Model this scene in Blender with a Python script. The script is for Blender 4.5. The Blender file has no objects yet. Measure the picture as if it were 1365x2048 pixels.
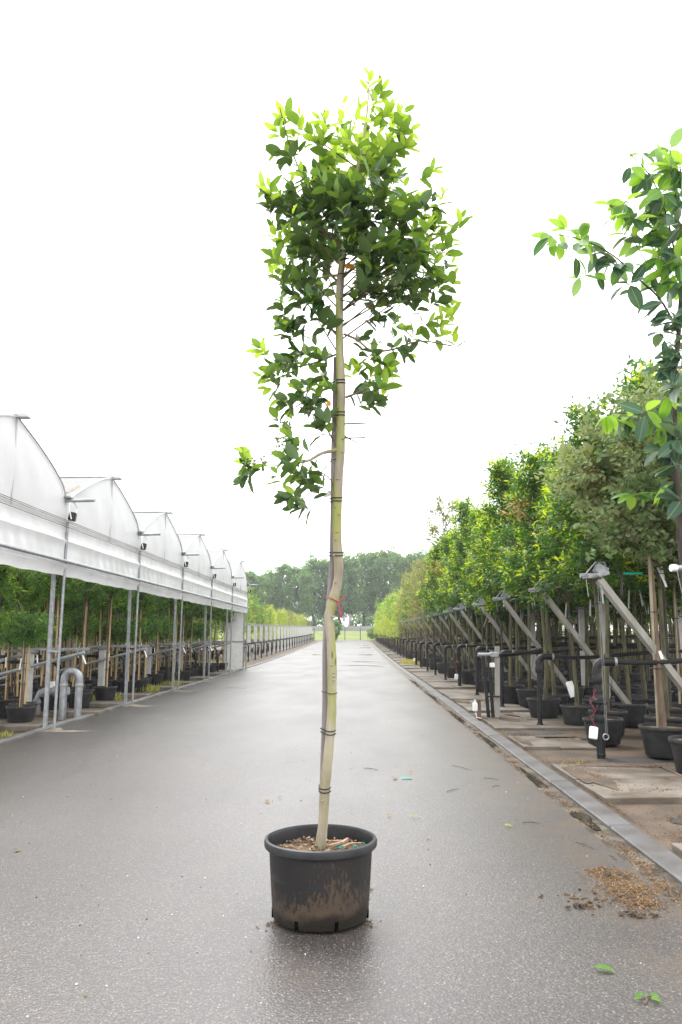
import bpy, math, random
import numpy as np
from mathutils import Vector, Matrix, Euler

R = math.radians
PI = math.pi
C = bpy.context.scene.collection
scene = bpy.context.scene

# ------------------------------------------------------------------ camera, world, sun, exposure
F_PX, CX, CY = 1560.0, 682.5, 1024.0
CAM_Z, PITCH, YAW = 1.6, R(8.96), R(1.0)
cd = bpy.data.cameras.new('camera')
cam = bpy.data.objects.new('camera', cd)
C.objects.link(cam)
cam.location = (0, 0, CAM_Z)
cam.rotation_euler = (R(90) + PITCH, 0, YAW)
cd.sensor_fit = 'VERTICAL'
cd.sensor_height = 36.0
cd.lens = 36.0 * F_PX / 2048.0
cd.clip_start, cd.clip_end = 0.05, 3000
scene.camera = cam
CAM_R = Euler((R(90) + PITCH, 0, YAW)).to_matrix()

SUN_EL, SUN_AZ = R(58), R(-25)      # azimuth from +Y towards +X
w = bpy.data.worlds.new('World')
scene.world = w
w.use_nodes = True
wn, wl = w.node_tree.nodes, w.node_tree.links
wn.clear()
sky = wn.new('ShaderNodeTexSky')
sky.sky_type = 'NISHITA'
sky.sun_disc = False
sky.sun_elevation = SUN_EL
sky.sun_rotation = SUN_AZ
sky.dust_density = 6.0
sky.air_density = 1.0
hs = wn.new('ShaderNodeHueSaturation')
hs.inputs['Saturation'].default_value = 0.05
wl.new(sky.outputs[0], hs.inputs['Color'])
mx = wn.new('ShaderNodeMix')
mx.data_type = 'RGBA'
mx.inputs['Factor'].default_value = 0.86      # thick white overcast over the clear sky
wl.new(hs.outputs[0], mx.inputs['A'])
mx.inputs['B'].default_value = (12.4, 12.5, 12.6, 1)
bg = wn.new('ShaderNodeBackground')
bg.inputs['Strength'].default_value = 0.11
wl.new(mx.outputs['Result'], bg.inputs['Color'])
wo = wn.new('ShaderNodeOutputWorld')
wl.new(bg.outputs[0], wo.inputs['Surface'])

sl = bpy.data.lights.new('sun', 'SUN')
sl.energy = 1.1
sl.angle = R(25)
sl.color = (1.0, 0.97, 0.92)
so = bpy.data.objects.new('sun', sl)
C.objects.link(so)
sd = Vector((math.sin(SUN_AZ) * math.cos(SUN_EL), math.cos(SUN_AZ) * math.cos(SUN_EL), math.sin(SUN_EL)))
so.rotation_euler = sd.to_track_quat('Z', 'Y').to_euler()
so.location = (0, 0, 30)

scene.view_settings.view_transform = 'Standard'
scene.view_settings.look = 'None'
scene.view_settings.exposure = 1.32
scene.view_settings.gamma = 1.0
scene.cycles.max_bounces = 8
scene.cycles.diffuse_bounces = 4
scene.cycles.glossy_bounces = 3
scene.cycles.transmission_bounces = 5
scene.cycles.transparent_max_bounces = 6
scene.cycles.use_denoising = True

rnd = random.Random(7)


def gz(y):
    """Height of the terrain: level, then a gentle rise far down the road."""
    t = max(0.0, min(1.0, (y - 42.0) / 85.0))
    return 0.76 * t * (0.6 + 0.4 * t)


def ray(px, py):
    return CAM_R @ Vector(((px - CX) / F_PX, -(py - CY) / F_PX, -1.0))


def at(px, py, y):
    """The point on the photograph's ray at distance y down the road."""
    d = ray(px, py)
    return Vector((0, 0, CAM_Z)) + d * (y / d.y)


def on_ground(px, py, z=0.0):
    d = ray(px, py)
    return Vector((0, 0, CAM_Z)) + d * ((z - CAM_Z) / d.z)


# ------------------------------------------------------------------ materials
def new_mat(name):
    m = bpy.data.materials.new(name)
    m.use_nodes = True
    nt = m.node_tree
    return m, nt.nodes, nt.links, nt.nodes['Principled BSDF']


def surf(name, c1, c2=None, scale=6.0, rough=0.6, metal=0.0, bump=0.0, bscale=None, spec=0.3, detail=6.0, stretch=(1, 1, 1), lo=0.35, hi=0.65, translucent=0.0):
    m, n, l, b = new_mat(name)
    b.inputs['Roughness'].default_value = rough
    b.inputs['Metallic'].default_value = metal
    b.inputs['Specular IOR Level'].default_value = spec
    tc = n.new('ShaderNodeTexCoord')
    mp = n.new('ShaderNodeMapping')
    mp.inputs['Scale'].default_value = stretch
    l.new(tc.outputs['Object'], mp.inputs['Vector'])
    nz = n.new('ShaderNodeTexNoise')
    nz.inputs['Scale'].default_value = scale
    nz.inputs['Detail'].default_value = detail
    l.new(mp.outputs[0], nz.inputs['Vector'])
    cr = n.new('ShaderNodeValToRGB')
    cr.color_ramp.elements[0].position = lo
    cr.color_ramp.elements[1].position = hi
    c2 = c2 or tuple(x * 0.75 for x in c1)
    cr.color_ramp.elements[0].color = (*c2, 1)
    cr.color_ramp.elements[1].color = (*c1, 1)
    l.new(nz.outputs['Fac'], cr.inputs[0])
    l.new(cr.outputs[0], b.inputs['Base Color'])
    if bump:
        nb = n.new('ShaderNodeTexNoise')
        nb.inputs['Scale'].default_value = bscale or scale * 4
        nb.inputs['Detail'].default_value = 5
        l.new(mp.outputs[0], nb.inputs['Vector'])
        bp = n.new('ShaderNodeBump')
        bp.inputs['Strength'].default_value = bump
        bp.inputs['Distance'].default_value = 0.02
        l.new(nb.outputs['Fac'], bp.inputs['Height'])
        l.new(bp.outputs[0], b.inputs['Normal'])
    if translucent:
        tr = n.new('ShaderNodeBsdfTranslucent')
        l.new(cr.outputs[0], tr.inputs['Color'])
        ms = n.new('ShaderNodeMixShader')
        ms.inputs[0].default_value = translucent
        l.new(b.outputs[0], ms.inputs[1])
        l.new(tr.outputs[0], ms.inputs[2])
        l.new(ms.outputs[0], n['Material Output'].inputs['Surface'])
    return m


def leaf_mat(name, dark, light, under=None, rough=0.38, trans=0.35, spec=0.25, rib=0.25):
    """Leaf: per-leaf tint between two greens, a paler midrib and underside, light passing through."""
    m, n, l, b = new_mat(name)
    a = n.new('ShaderNodeAttribute')
    a.attribute_name = 'tint'
    mixc = n.new('ShaderNodeMix')
    mixc.data_type = 'RGBA'
    l.new(a.outputs['Fac'], mixc.inputs['Factor'])
    mixc.inputs['A'].default_value = (*dark, 1)
    mixc.inputs['B'].default_value = (*light, 1)
    uv = n.new('ShaderNodeUVMap')
    sp = n.new('ShaderNodeSeparateXYZ')
    l.new(uv.outputs[0], sp.inputs[0])
    ab = n.new('ShaderNodeMath')
    ab.operation = 'ABSOLUTE'
    l.new(sp.outputs['X'], ab.inputs[0])
    lt = n.new('ShaderNodeMath')
    lt.operation = 'LESS_THAN'
    lt.inputs[1].default_value = 0.07
    l.new(ab.outputs[0], lt.inputs[0])
    mu = n.new('ShaderNodeMath')
    mu.operation = 'MULTIPLY'
    mu.inputs[1].default_value = rib
    l.new(lt.outputs[0], mu.inputs[0])
    m2 = n.new('ShaderNodeMix')
    m2.data_type = 'RGBA'
    l.new(mu.outputs[0], m2.inputs['Factor'])
    l.new(mixc.outputs['Result'], m2.inputs['A'])
    m2.inputs['B'].default_value = (0.42, 0.5, 0.2, 1)
    ge = n.new('ShaderNodeNewGeometry')
    m3 = n.new('ShaderNodeMix')
    m3.data_type = 'RGBA'
    l.new(ge.outputs['Backfacing'], m3.inputs['Factor'])
    l.new(m2.outputs['Result'], m3.inputs['A'])
    un = under or tuple(min(1, x * 1.25 + 0.02) for x in light)
    m3.inputs['B'].default_value = (*un, 1)
    col = m3.outputs['Result']
    l.new(col, b.inputs['Base Color'])
    b.inputs['Roughness'].default_value = rough
    b.inputs['Specular IOR Level'].default_value = spec
    # herringbone veins as a slight bump
    wv = n.new('ShaderNodeMath')
    wv.operation = 'ADD'
    l.new(ab.outputs[0], wv.inputs[0])
    vm = n.new('ShaderNodeMath')
    vm.operation = 'MULTIPLY'
    vm.inputs[1].default_value = -1.6
    l.new(sp.outputs['Y'], vm.inputs[0])
    l.new(vm.outputs[0], wv.inputs[1])
    sn = n.new('ShaderNodeMath')
    sn.operation = 'SINE'
    m10 = n.new('ShaderNodeMath')
    m10.operation = 'MULTIPLY'
    m10.inputs[1].default_value = 38.0
    l.new(wv.outputs[0], m10.inputs[0])
    l.new(m10.outputs[0], sn.inputs[0])
    bp = n.new('ShaderNodeBump')
    bp.inputs['Strength'].default_value = 0.25
    bp.inputs['Distance'].default_value = 0.003
    l.new(sn.outputs[0], bp.inputs['Height'])
    l.new(bp.outputs[0], b.inputs['Normal'])
    tr = n.new('ShaderNodeBsdfTranslucent')
    tm = n.new('ShaderNodeMix')
    tm.data_type = 'RGBA'
    tm.blend_type = 'MULTIPLY'
    tm.inputs['Factor'].default_value = 1.0
    l.new(col, tm.inputs['A'])
    tm.inputs['B'].default_value = (1.5, 1.45, 0.6, 1)
    l.new(tm.outputs['Result'], tr.inputs['Color'])
    ms = n.new('ShaderNodeMixShader')
    ms.inputs[0].default_value = trans
    l.new(b.outputs[0], ms.inputs[1])
    l.new(tr.outputs[0], ms.inputs[2])
    l.new(ms.outputs[0], n['Material Output'].inputs['Surface'])
    return m


def asphalt_mat():
    m, n, l, b = new_mat('wet_asphalt')
    tc = n.new('ShaderNodeTexCoord')
    P = tc.outputs['Object']

    def noise(scale, detail=4, vec=None, rough=0.5):
        z = n.new('ShaderNodeTexNoise')
        z.inputs['Scale'].default_value = scale
        z.inputs['Detail'].default_value = detail
        z.inputs['Roughness'].default_value = rough
        l.new(vec or P, z.inputs['Vector'])
        return z.outputs['Fac']

    def ramp(fac, stops):
        r = n.new('ShaderNodeValToRGB')
        e = r.color_ramp.elements
        while len(e) < len(stops):
            e.new(0.5)
        for i, (p, c) in enumerate(stops):
            e[i].position = p
            e[i].color = (*c, 1) if len(c) == 3 else c
        l.new(fac, r.inputs[0])
        return r.outputs[0]

    def mix(f, a, bb, mode='MIX'):
        x = n.new('ShaderNodeMix')
        x.data_type = 'RGBA'
        x.blend_type = mode
        for s, v in (('Factor', f), ('A', a), ('B', bb)):
            if isinstance(v, (int, float)):
                x.inputs[s].default_value = v
            elif isinstance(v, tuple):
                x.inputs[s].default_value = (*v, 1)
            else:
                l.new(v, x.inputs[s])
        return x.outputs['Result']

    v = n.new('ShaderNodeTexVoronoi')
    v.inputs['Scale'].default_value = 82
    l.new(P, v.inputs['Vector'])
    stone = ramp(v.outputs['Distance'], [(0.0, (1, 1, 1)), (0.32, (1, 1, 1)), (0.5, (0, 0, 0))])
    sepc = n.new('ShaderNodeSeparateColor')
    l.new(v.outputs['Color'], sepc.inputs[0])
    scol = ramp(sepc.outputs[0], [(0.0, (0.055, 0.0495, 0.0475)), (0.5, (0.09, 0.081, 0.078)), (0.86, (0.12, 0.106, 0.1)), (0.95, (0.175, 0.138, 0.112)), (0.99, (0.24, 0.21, 0.185))])
    base = mix(stone, (0.045, 0.04, 0.038), scol)
    big = ramp(noise(0.55, 5), [(0.3, (0.86, 0.85, 0.86)), (0.7, (1.08, 1.07, 1.07))])
    base = mix(1.0, base, big, 'MULTIPLY')
    # brownish film of soil in shapeless patches
    dirt = ramp(noise(1.7, 7, None, 0.6), [(0.55, (0, 0, 0)), (0.75, (0.5, 0.5, 0.5))])
    base = mix(dirt, base, (0.085, 0.062, 0.046))
    # silt washed over the road along the gutter
    sx = n.new('ShaderNodeSeparateXYZ')
    l.new(P, sx.inputs[0])
    mr = n.new('ShaderNodeMapRange')
    mr.interpolation_type = 'SMOOTHSTEP'
    mr.inputs['From Min'].default_value = 1.0
    mr.inputs['From Max'].default_value = 1.95
    l.new(sx.outputs['X'], mr.inputs['Value'])
    silt = ramp(noise(2.6, 8, None, 0.65), [(0.4, (0, 0, 0)), (0.62, (0.8, 0.8, 0.8))])
    mm = n.new('ShaderNodeMath')
    mm.operation = 'MULTIPLY'
    l.new(mr.outputs[0], mm.inputs[0])
    l.new(silt, mm.inputs[1])
    base = mix(mm.outputs[0], base, (0.085, 0.062, 0.045))
    l.new(base, b.inputs['Base Color'])
    mp = n.new('ShaderNodeMapping')
    mp.inputs['Scale'].default_value = (0.5, 0.16, 1)
    l.new(P, mp.inputs['Vector'])
    rg = ramp(noise(1.6, 4, mp.outputs[0]), [(0.35, (0.38, 0.38, 0.38)), (0.65, (0.46, 0.46, 0.46))])
    l.new(rg, b.inputs['Roughness'])
    b.inputs['Specular IOR Level'].default_value = 0.6
    bp = n.new('ShaderNodeBump')
    bp.inputs['Strength'].default_value = 0.4
    bp.inputs['Distance'].default_value = 0.0035
    l.new(v.outputs['Distance'], bp.inputs['Height'])
    bp.invert = True
    b2 = n.new('ShaderNodeBump')
    b2.inputs['Strength'].default_value = 0.35
    b2.inputs['Distance'].default_value = 0.006
    l.new(noise(45, 5), b2.inputs['Height'])
    l.new(bp.outputs[0], b2.inputs['Normal'])
    l.new(b2.outputs[0], b.inputs['Normal'])
    return m


def muddy_pot_mat():
    """Black plastic with dried mud splashed up from the base and a wet dark zone at the foot."""
    m, n, l, b = new_mat('muddy_black_plastic')
    tc = n.new('ShaderNodeTexCoord')
    sp = n.new('ShaderNodeSeparateXYZ')
    l.new(tc.outputs['Object'], sp.inputs[0])
    mp = n.new('ShaderNodeMapping')
    mp.inputs['Scale'].default_value = (1, 1, 0.42)
    l.new(tc.outputs['Object'], mp.inputs['Vector'])
    nz = n.new('ShaderNodeTexNoise')
    nz.inputs['Scale'].default_value = 62
    nz.inputs['Detail'].default_value = 8
    nz.inputs['Roughness'].default_value = 0.62
    l.new(mp.outputs[0], nz.inputs['Vector'])
    nb = n.new('ShaderNodeTexNoise')
    nb.inputs['Scale'].default_value = 4.5
    l.new(tc.outputs['Object'], nb.inputs['Vector'])

    def math_(op, a, bb):
        x = n.new('ShaderNodeMath')
        x.operation = op
        for i, v in enumerate((a, bb)):
            if isinstance(v, (int, float)):
                x.inputs[i].default_value = v
            else:
                l.new(v, x.inputs[i])
        return x.outputs[0]
    h = math_('ADD', math_('MULTIPLY', sp.outputs['Z'], 1.15), math_('MULTIPLY', nb.outputs['Fac'], -0.55))
    val = math_('SUBTRACT', nz.outputs['Fac'], math_('ADD', h, 0.53))
    cr = n.new('ShaderNodeValToRGB')
    cr.color_ramp.elements[0].position = 0.0
    cr.color_ramp.elements[1].position = 0.13
    cr.color_ramp.elements[0].color = (0, 0, 0, 1)
    cr.color_ramp.elements[1].color = (1, 1, 1, 1)
    l.new(val, cr.inputs[0])
    film = n.new('ShaderNodeMix')
    film.data_type = 'RGBA'
    l.new(nb.outputs['Fac'], film.inputs['Factor'])
    film.inputs['A'].default_value = (0.011, 0.011, 0.0125, 1)
    film.inputs['B'].default_value = (0.03, 0.026, 0.024, 1)
    mm = n.new('ShaderNodeMix')
    mm.data_type = 'RGBA'
    l.new(cr.outputs[0], mm.inputs['Factor'])
    l.new(film.outputs['Result'], mm.inputs['A'])
    mm.inputs['B'].default_value = (0.068, 0.047, 0.032, 1)
    n3 = n.new('ShaderNodeTexNoise')
    n3.inputs['Scale'].default_value = 5.2
    n3.inputs['Detail'].default_value = 3
    mp3 = n.new('ShaderNodeMapping')
    mp3.inputs['Location'].default_value = (3.1, 0.4, 0.2)
    l.new(tc.outputs['Object'], mp3.inputs['Vector'])
    l.new(mp3.outputs[0], n3.inputs['Vector'])
    wet = math_('SUBTRACT', math_('MULTIPLY', n3.outputs['Fac'], 0.26), sp.outputs['Z'])
    cw = n.new('ShaderNodeValToRGB')
    cw.color_ramp.elements[0].position = 0.0
    cw.color_ramp.elements[1].position = 0.05
    cw.color_ramp.elements[0].color = (0, 0, 0, 1)
    cw.color_ramp.elements[1].color = (1, 1, 1, 1)
    l.new(wet, cw.inputs[0])
    mw = n.new('ShaderNodeMix')
    mw.data_type = 'RGBA'
    l.new(cw.outputs[0], mw.inputs['Factor'])
    l.new(mm.outputs['Result'], mw.inputs['A'])
    mw.inputs['B'].default_value = (0.014, 0.011, 0.008, 1)
    l.new(mw.outputs['Result'], b.inputs['Base Color'])
    b.inputs['Roughness'].default_value = 0.55
    b.inputs['Specular IOR Level'].default_value = 0.25
    bp = n.new('ShaderNodeBump')
    bp.inputs['Strength'].default_value = 0.4
    bp.inputs['Distance'].default_value = 0.004
    l.new(cr.outputs[0], bp.inputs['Height'])
    l.new(bp.outputs[0], b.inputs['Normal'])
    return m


def bark_mat():
    """Smooth pale bark with a green algae film in long patches and small dark scars."""
    m, n, l, b = new_mat('pale_mossy_bark')
    tc = n.new('ShaderNodeTexCoord')
    mp = n.new('ShaderNodeMapping')
    mp.inputs['Scale'].default_value = (1, 1, 0.22)
    l.new(tc.outputs['Object'], mp.inputs['Vector'])

    def noise(s, d, vec):
        z = n.new('ShaderNodeTexNoise')
        z.inputs['Scale'].default_value = s
        z.inputs['Detail'].default_value = d
        l.new(vec, z.inputs['Vector'])
        return z.outputs['Fac']

    def ramp(f, a, bb, c0, c1):
        r = n.new('ShaderNodeValToRGB')
        r.color_ramp.elements[0].position = a
        r.color_ramp.elements[1].position = bb
        r.color_ramp.elements[0].color = (*c0, 1)
        r.color_ramp.elements[1].color = (*c1, 1)
        l.new(f, r.inputs[0])
        return r.outputs[0]
    base = ramp(noise(14, 6, mp.outputs[0]), 0.3, 0.7, (0.19, 0.155, 0.11), (0.39, 0.345, 0.27))
    alg = ramp(noise(11, 8, mp.outputs[0]), 0.44, 0.57, (0, 0, 0), (1, 1, 1))
    z = n.new('ShaderNodeSeparateXYZ')
    l.new(tc.outputs['Object'], z.inputs[0])
    hz = n.new('ShaderNodeMapRange')
    hz.interpolation_type = 'SMOOTHSTEP'
    hz.inputs['From Min'].default_value = 0.7
    hz.inputs['From Max'].default_value = 1.5
    hz.inputs['To Min'].default_value = 0.18
    hz.inputs['To Max'].default_value = 0.85
    l.new(z.outputs['Z'], hz.inputs['Value'])
    am = n.new('ShaderNodeMath')
    am.operation = 'MULTIPLY'
    l.new(alg, am.inputs[0])
    l.new(hz.outputs[0], am.inputs[1])
    mx = n.new('ShaderNodeMix')
    mx.data_type = 'RGBA'
    l.new(am.outputs[0], mx.inputs['Factor'])
    l.new(base, mx.inputs['A'])
    mx.inputs['B'].default_value = (0.25, 0.27, 0.06, 1)
    sp = n.new('ShaderNodeTexVoronoi')
    sp.inputs['Scale'].default_value = 16
    l.new(mp.outputs[0], sp.inputs['Vector'])
    scar = ramp(sp.outputs['Distance'], 0.05, 0.11, (1, 1, 1), (0, 0, 0))
    m2 = n.new('ShaderNodeMix')
    m2.data_type = 'RGBA'
    l.new(scar, m2.inputs['Factor'])
    l.new(mx.outputs['Result'], m2.inputs['A'])
    m2.inputs['B'].default_value = (0.09, 0.07, 0.05, 1)
    l.new(m2.outputs['Result'], b.inputs['Base Color'])
    b.inputs['Roughness'].default_value = 0.7
    bp = n.new('ShaderNodeBump')
    bp.inputs['Strength'].default_value = 0.4
    bp.inputs['Distance'].default_value = 0.006
    l.new(noise(22, 6, mp.outputs[0]), bp.inputs['Height'])
    mr = n.new('ShaderNodeMapping')
    mr.inputs['Scale'].default_value = (0.35, 0.35, 2.2)
    l.new(tc.outputs['Object'], mr.inputs['Vector'])
    br_ = n.new('ShaderNodeBump')
    br_.inputs['Strength'].default_value = 0.35
    br_.inputs['Distance'].default_value = 0.006
    l.new(noise(16, 5, mr.outputs[0]), br_.inputs['Height'])
    l.new(bp.outputs[0], br_.inputs['Normal'])
    l.new(br_.outputs[0], b.inputs['Normal'])
    return m


M = {}
M['asphalt'] = asphalt_mat()
M['mudpot'] = muddy_pot_mat()
M['bark'] = bark_mat()
M['soil'] = surf('wet_soil', (0.13, 0.092, 0.062), (0.055, 0.042, 0.032), 2.2, 0.75, bump=0.9, bscale=55, lo=0.3, hi=0.7)
M['matting'] = surf('dirty_ground_fabric', (0.075, 0.068, 0.062), (0.035, 0.035, 0.037), 1.6, 0.6, bump=0.3, bscale=60)
M['concrete'] = surf('paving_concrete', (0.17, 0.15, 0.126), (0.085, 0.066, 0.048), 1.7, 0.6, bump=0.4, bscale=70, detail=9, lo=0.4, hi=0.62)
M['kerb'] = surf('kerb_concrete', (0.125, 0.121, 0.123), (0.075, 0.069, 0.066), 2.6, 0.42, bump=0.3, bscale=110)
M['oldkerb'] = surf('old_kerb_concrete', (0.2, 0.195, 0.19), (0.11, 0.105, 0.1), 1.4, 0.6, bump=0.4, bscale=70)
M['gutter'] = surf('gutter_silt', (0.13, 0.105, 0.08), (0.035, 0.028, 0.02), 5, 0.42, bump=0.6, bscale=45)
M['puddle'] = surf('shallow_water', (0.03, 0.028, 0.022), (0.05, 0.045, 0.035), 3, 0.06)
M['sand'] = surf('sandy_mortar', (0.27, 0.225, 0.17), (0.19, 0.16, 0.125), 6, 0.75, bump=0.4)
M['grass'] = surf('lawn_grass', (0.20, 0.23, 0.06), (0.12, 0.15, 0.035), 0.6, 0.8, bump=0.6, bscale=30)
M['blade'] = leaf_mat('grass_blade', (0.12, 0.2, 0.03), (0.38, 0.34, 0.1), trans=0.3, rib=0)
M['black'] = surf('black_plastic', (0.014, 0.014, 0.015), (0.009, 0.009, 0.01), 8, 0.42)
M['potplastic'] = surf('pot_plastic', (0.034, 0.033, 0.034), (0.014, 0.014, 0.015), 5, 0.55, bump=0.15, bscale=30)
M['rim'] = surf('rim_plastic', (0.026, 0.027, 0.03), (0.016, 0.016, 0.018), 9, 0.45)
M['potsoil'] = surf('pot_soil', (0.22, 0.15, 0.09), (0.09, 0.06, 0.036), 22, 0.85, bump=0.9, bscale=80)
M['chip'] = surf('wood_chip', (0.36, 0.26, 0.17), (0.17, 0.1, 0.062), 24, 0.8, bump=0.3)
M['darkchip'] = surf('dark_bark_chip', (0.16, 0.105, 0.065), (0.06, 0.04, 0.026), 24, 0.8)
M['straw'] = surf('shredded_bark', (0.24, 0.15, 0.07), (0.1, 0.06, 0.028), 30, 0.85)
M['galv'] = surf('galvanised_steel', (0.36, 0.372, 0.385), (0.25, 0.26, 0.272), 12, 0.45, metal=0.5)
M['greysteel'] = surf('dull_steel_tube', (0.36, 0.375, 0.385), (0.26, 0.27, 0.28), 9, 0.5, metal=0.3)
M['white'] = surf('white_plastic', (0.8, 0.8, 0.79), (0.7, 0.7, 0.69), 7, 0.45)
M['bow'] = surf('grey_bow', (0.44, 0.44, 0.44), (0.3, 0.3, 0.3), 2.5, 0.5)
M['tag'] = surf('paper_tag', (0.78, 0.78, 0.77), (0.7, 0.7, 0.69), 7, 0.6)
M['film'] = surf('greenhouse_film', (0.7, 0.703, 0.71), (0.64, 0.643, 0.65), 0.7, 0.4, bump=0.3, bscale=2.2, translucent=0.45)
M['roof'] = surf('roof_film', (0.66, 0.663, 0.67), (0.61, 0.613, 0.62), 0.8, 0.4, bump=0.2, bscale=2.2, translucent=0.72)
M['skirt'] = surf('wrinkled_film', (0.74, 0.743, 0.75), (0.66, 0.663, 0.67), 1.6, 0.3, bump=0.5, bscale=5, stretch=(1, 1, 0.5), translucent=0.35)
M['stake'] = surf('grey_weathered_stake', (0.25, 0.22, 0.22), (0.13, 0.11, 0.11), 14, 0.8, bump=0.5, stretch=(1, 1, 0.15))
M['cane'] = surf('bamboo_cane', (0.58, 0.43, 0.23), (0.4, 0.28, 0.13), 9, 0.5, stretch=(1, 1, 0.4))
M['greycane'] = surf('grey_bamboo_cane', (0.34, 0.29, 0.2), (0.2, 0.17, 0.12), 9, 0.6, stretch=(1, 1, 0.3))
M['trunk'] = surf('mossy_trunk', (0.13, 0.125, 0.06), (0.05, 0.045, 0.03), 13, 0.8, bump=0.5, stretch=(1, 1, 0.2))
M['browntrunk'] = surf('brown_trunk', (0.17, 0.12, 0.085), (0.085, 0.06, 0.042), 13, 0.8, bump=0.5, stretch=(1, 1, 0.2))
M['darktrunk'] = surf('dark_trunk', (0.085, 0.07, 0.055), (0.035, 0.03, 0.026), 13, 0.8, bump=0.5, stretch=(1, 1, 0.2))
M['twig'] = surf('twig_bark', (0.16, 0.13, 0.075), (0.08, 0.065, 0.04), 20, 0.75)
M['beam'] = surf('weathered_beam', (0.34, 0.33, 0.3), (0.21, 0.2, 0.17), 3.5, 0.75, bump=0.4, stretch=(1, 1, 0.3))
M['post'] = surf('pale_concrete_post', (0.55, 0.55, 0.535), (0.42, 0.415, 0.40), 3, 0.7, bump=0.25)
M['tie'] = surf('black_rubber_tie', (0.015, 0.015, 0.015), (0.01, 0.01, 0.01), 9, 0.55)
M['slot_dark'] = surf('painted_slot_dark', (0.004, 0.004, 0.004), (0.003, 0.003, 0.003), 9, 0.9, spec=0.0)  # flat black painted for the dark inside the drain slots
M['greentie'] = surf('green_plastic_tie', (0.01, 0.3, 0.22), (0.01, 0.22, 0.16), 9, 0.45)
M['ribbon'] = surf('red_ribbon', (0.48, 0.06, 0.08), (0.38, 0.05, 0.07), 9, 0.5, translucent=0.3)
M['wire'] = surf('steel_wire', (0.3, 0.3, 0.3), (0.2, 0.2, 0.2), 9, 0.4, metal=0.6)
M['redwire'] = surf('red_cable', (0.3, 0.03, 0.05), (0.22, 0.02, 0.04), 9, 0.4)
M['berry'] = surf('green_berry', (0.13, 0.2, 0.05), (0.08, 0.13, 0.035), 30, 0.4)
M['dryleaf'] = surf('dry_leaf', (0.46, 0.29, 0.16), (0.32, 0.19, 0.1), 30, 0.7)
M['wallgrey'] = surf('grey_wall', (0.30, 0.30, 0.30), (0.24, 0.24, 0.24), 0.5, 0.8)
M['mesh'] = surf('green_fence_steel', (0.06, 0.085, 0.075), (0.045, 0.065, 0.06), 5, 0.5)
# leaves
M['old'] = leaf_mat('old_leaf', (0.010, 0.040, 0.013), (0.036, 0.10, 0.024), (0.09, 0.16, 0.055), rough=0.26, trans=0.2, spec=0.32)
M['mid'] = leaf_mat('mid_leaf', (0.05, 0.14, 0.02), (0.13, 0.27, 0.035), (0.15, 0.26, 0.06), rough=0.3, trans=0.4, spec=0.3)
M['young'] = leaf_mat('young_lit_leaf', (0.16, 0.30, 0.025), (0.36, 0.47, 0.045), (0.3, 0.44, 0.08), rough=0.35, trans=0.5)  # new growth; also paints leaves that catch the light
M['orange'] = leaf_mat('dying_leaf', (0.6, 0.26, 0.01), (0.75, 0.34, 0.02), rough=0.4, trans=0.4)
M['mag'] = leaf_mat('large_leaf', (0.04, 0.13, 0.035), (0.13, 0.27, 0.06), (0.22, 0.36, 0.2), rough=0.42, trans=0.35)
M['magy'] = leaf_mat('large_young_leaf', (0.13, 0.30, 0.025), (0.27, 0.45, 0.05), (0.26, 0.42, 0.1), rough=0.4, trans=0.5)
M['magd'] = leaf_mat('large_dark_leaf', (0.028, 0.075, 0.042), (0.06, 0.13, 0.075), (0.14, 0.22, 0.16), rough=0.3, trans=0.2)
M['pho'] = leaf_mat('row_leaf', (0.016, 0.06, 0.01), (0.058, 0.165, 0.018), rough=0.3, trans=0.27)
M['phoy'] = leaf_mat('row_young_lit_leaf', (0.14, 0.29, 0.012), (0.4, 0.5, 0.03), rough=0.38, trans=0.4)  # new growth; also painted on outer tops to look lit
M['phor'] = leaf_mat('bronze_leaf', (0.2, 0.1, 0.04), (0.34, 0.22, 0.1), rough=0.5, trans=0.4)
M['olive'] = leaf_mat('olive_leaf', (0.06, 0.115, 0.038), (0.23, 0.33, 0.14), (0.27, 0.31, 0.2), rough=0.5, trans=0.3)
M['dull'] = leaf_mat('dull_leaf', (0.09, 0.105, 0.045), (0.2, 0.21, 0.085), rough=0.5, trans=0.3)
M['pale'] = leaf_mat('pale_leaf', (0.15, 0.23, 0.05), (0.3, 0.36, 0.09), rough=0.45, trans=0.4)
M['top'] = leaf_mat('topiary_leaf', (0.026, 0.08, 0.02), (0.10, 0.22, 0.04), rough=0.35, trans=0.35)
M['topy'] = leaf_mat('topiary_young_lit_leaf', (0.11, 0.25, 0.025), (0.28, 0.42, 0.06), rough=0.35, trans=0.4)  # new growth; its share also paints the upper heads lighter
M['pop'] = leaf_mat('poplar_leaf', (0.045, 0.105, 0.036), (0.12, 0.23, 0.075), rough=0.6, trans=0.25)


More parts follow.
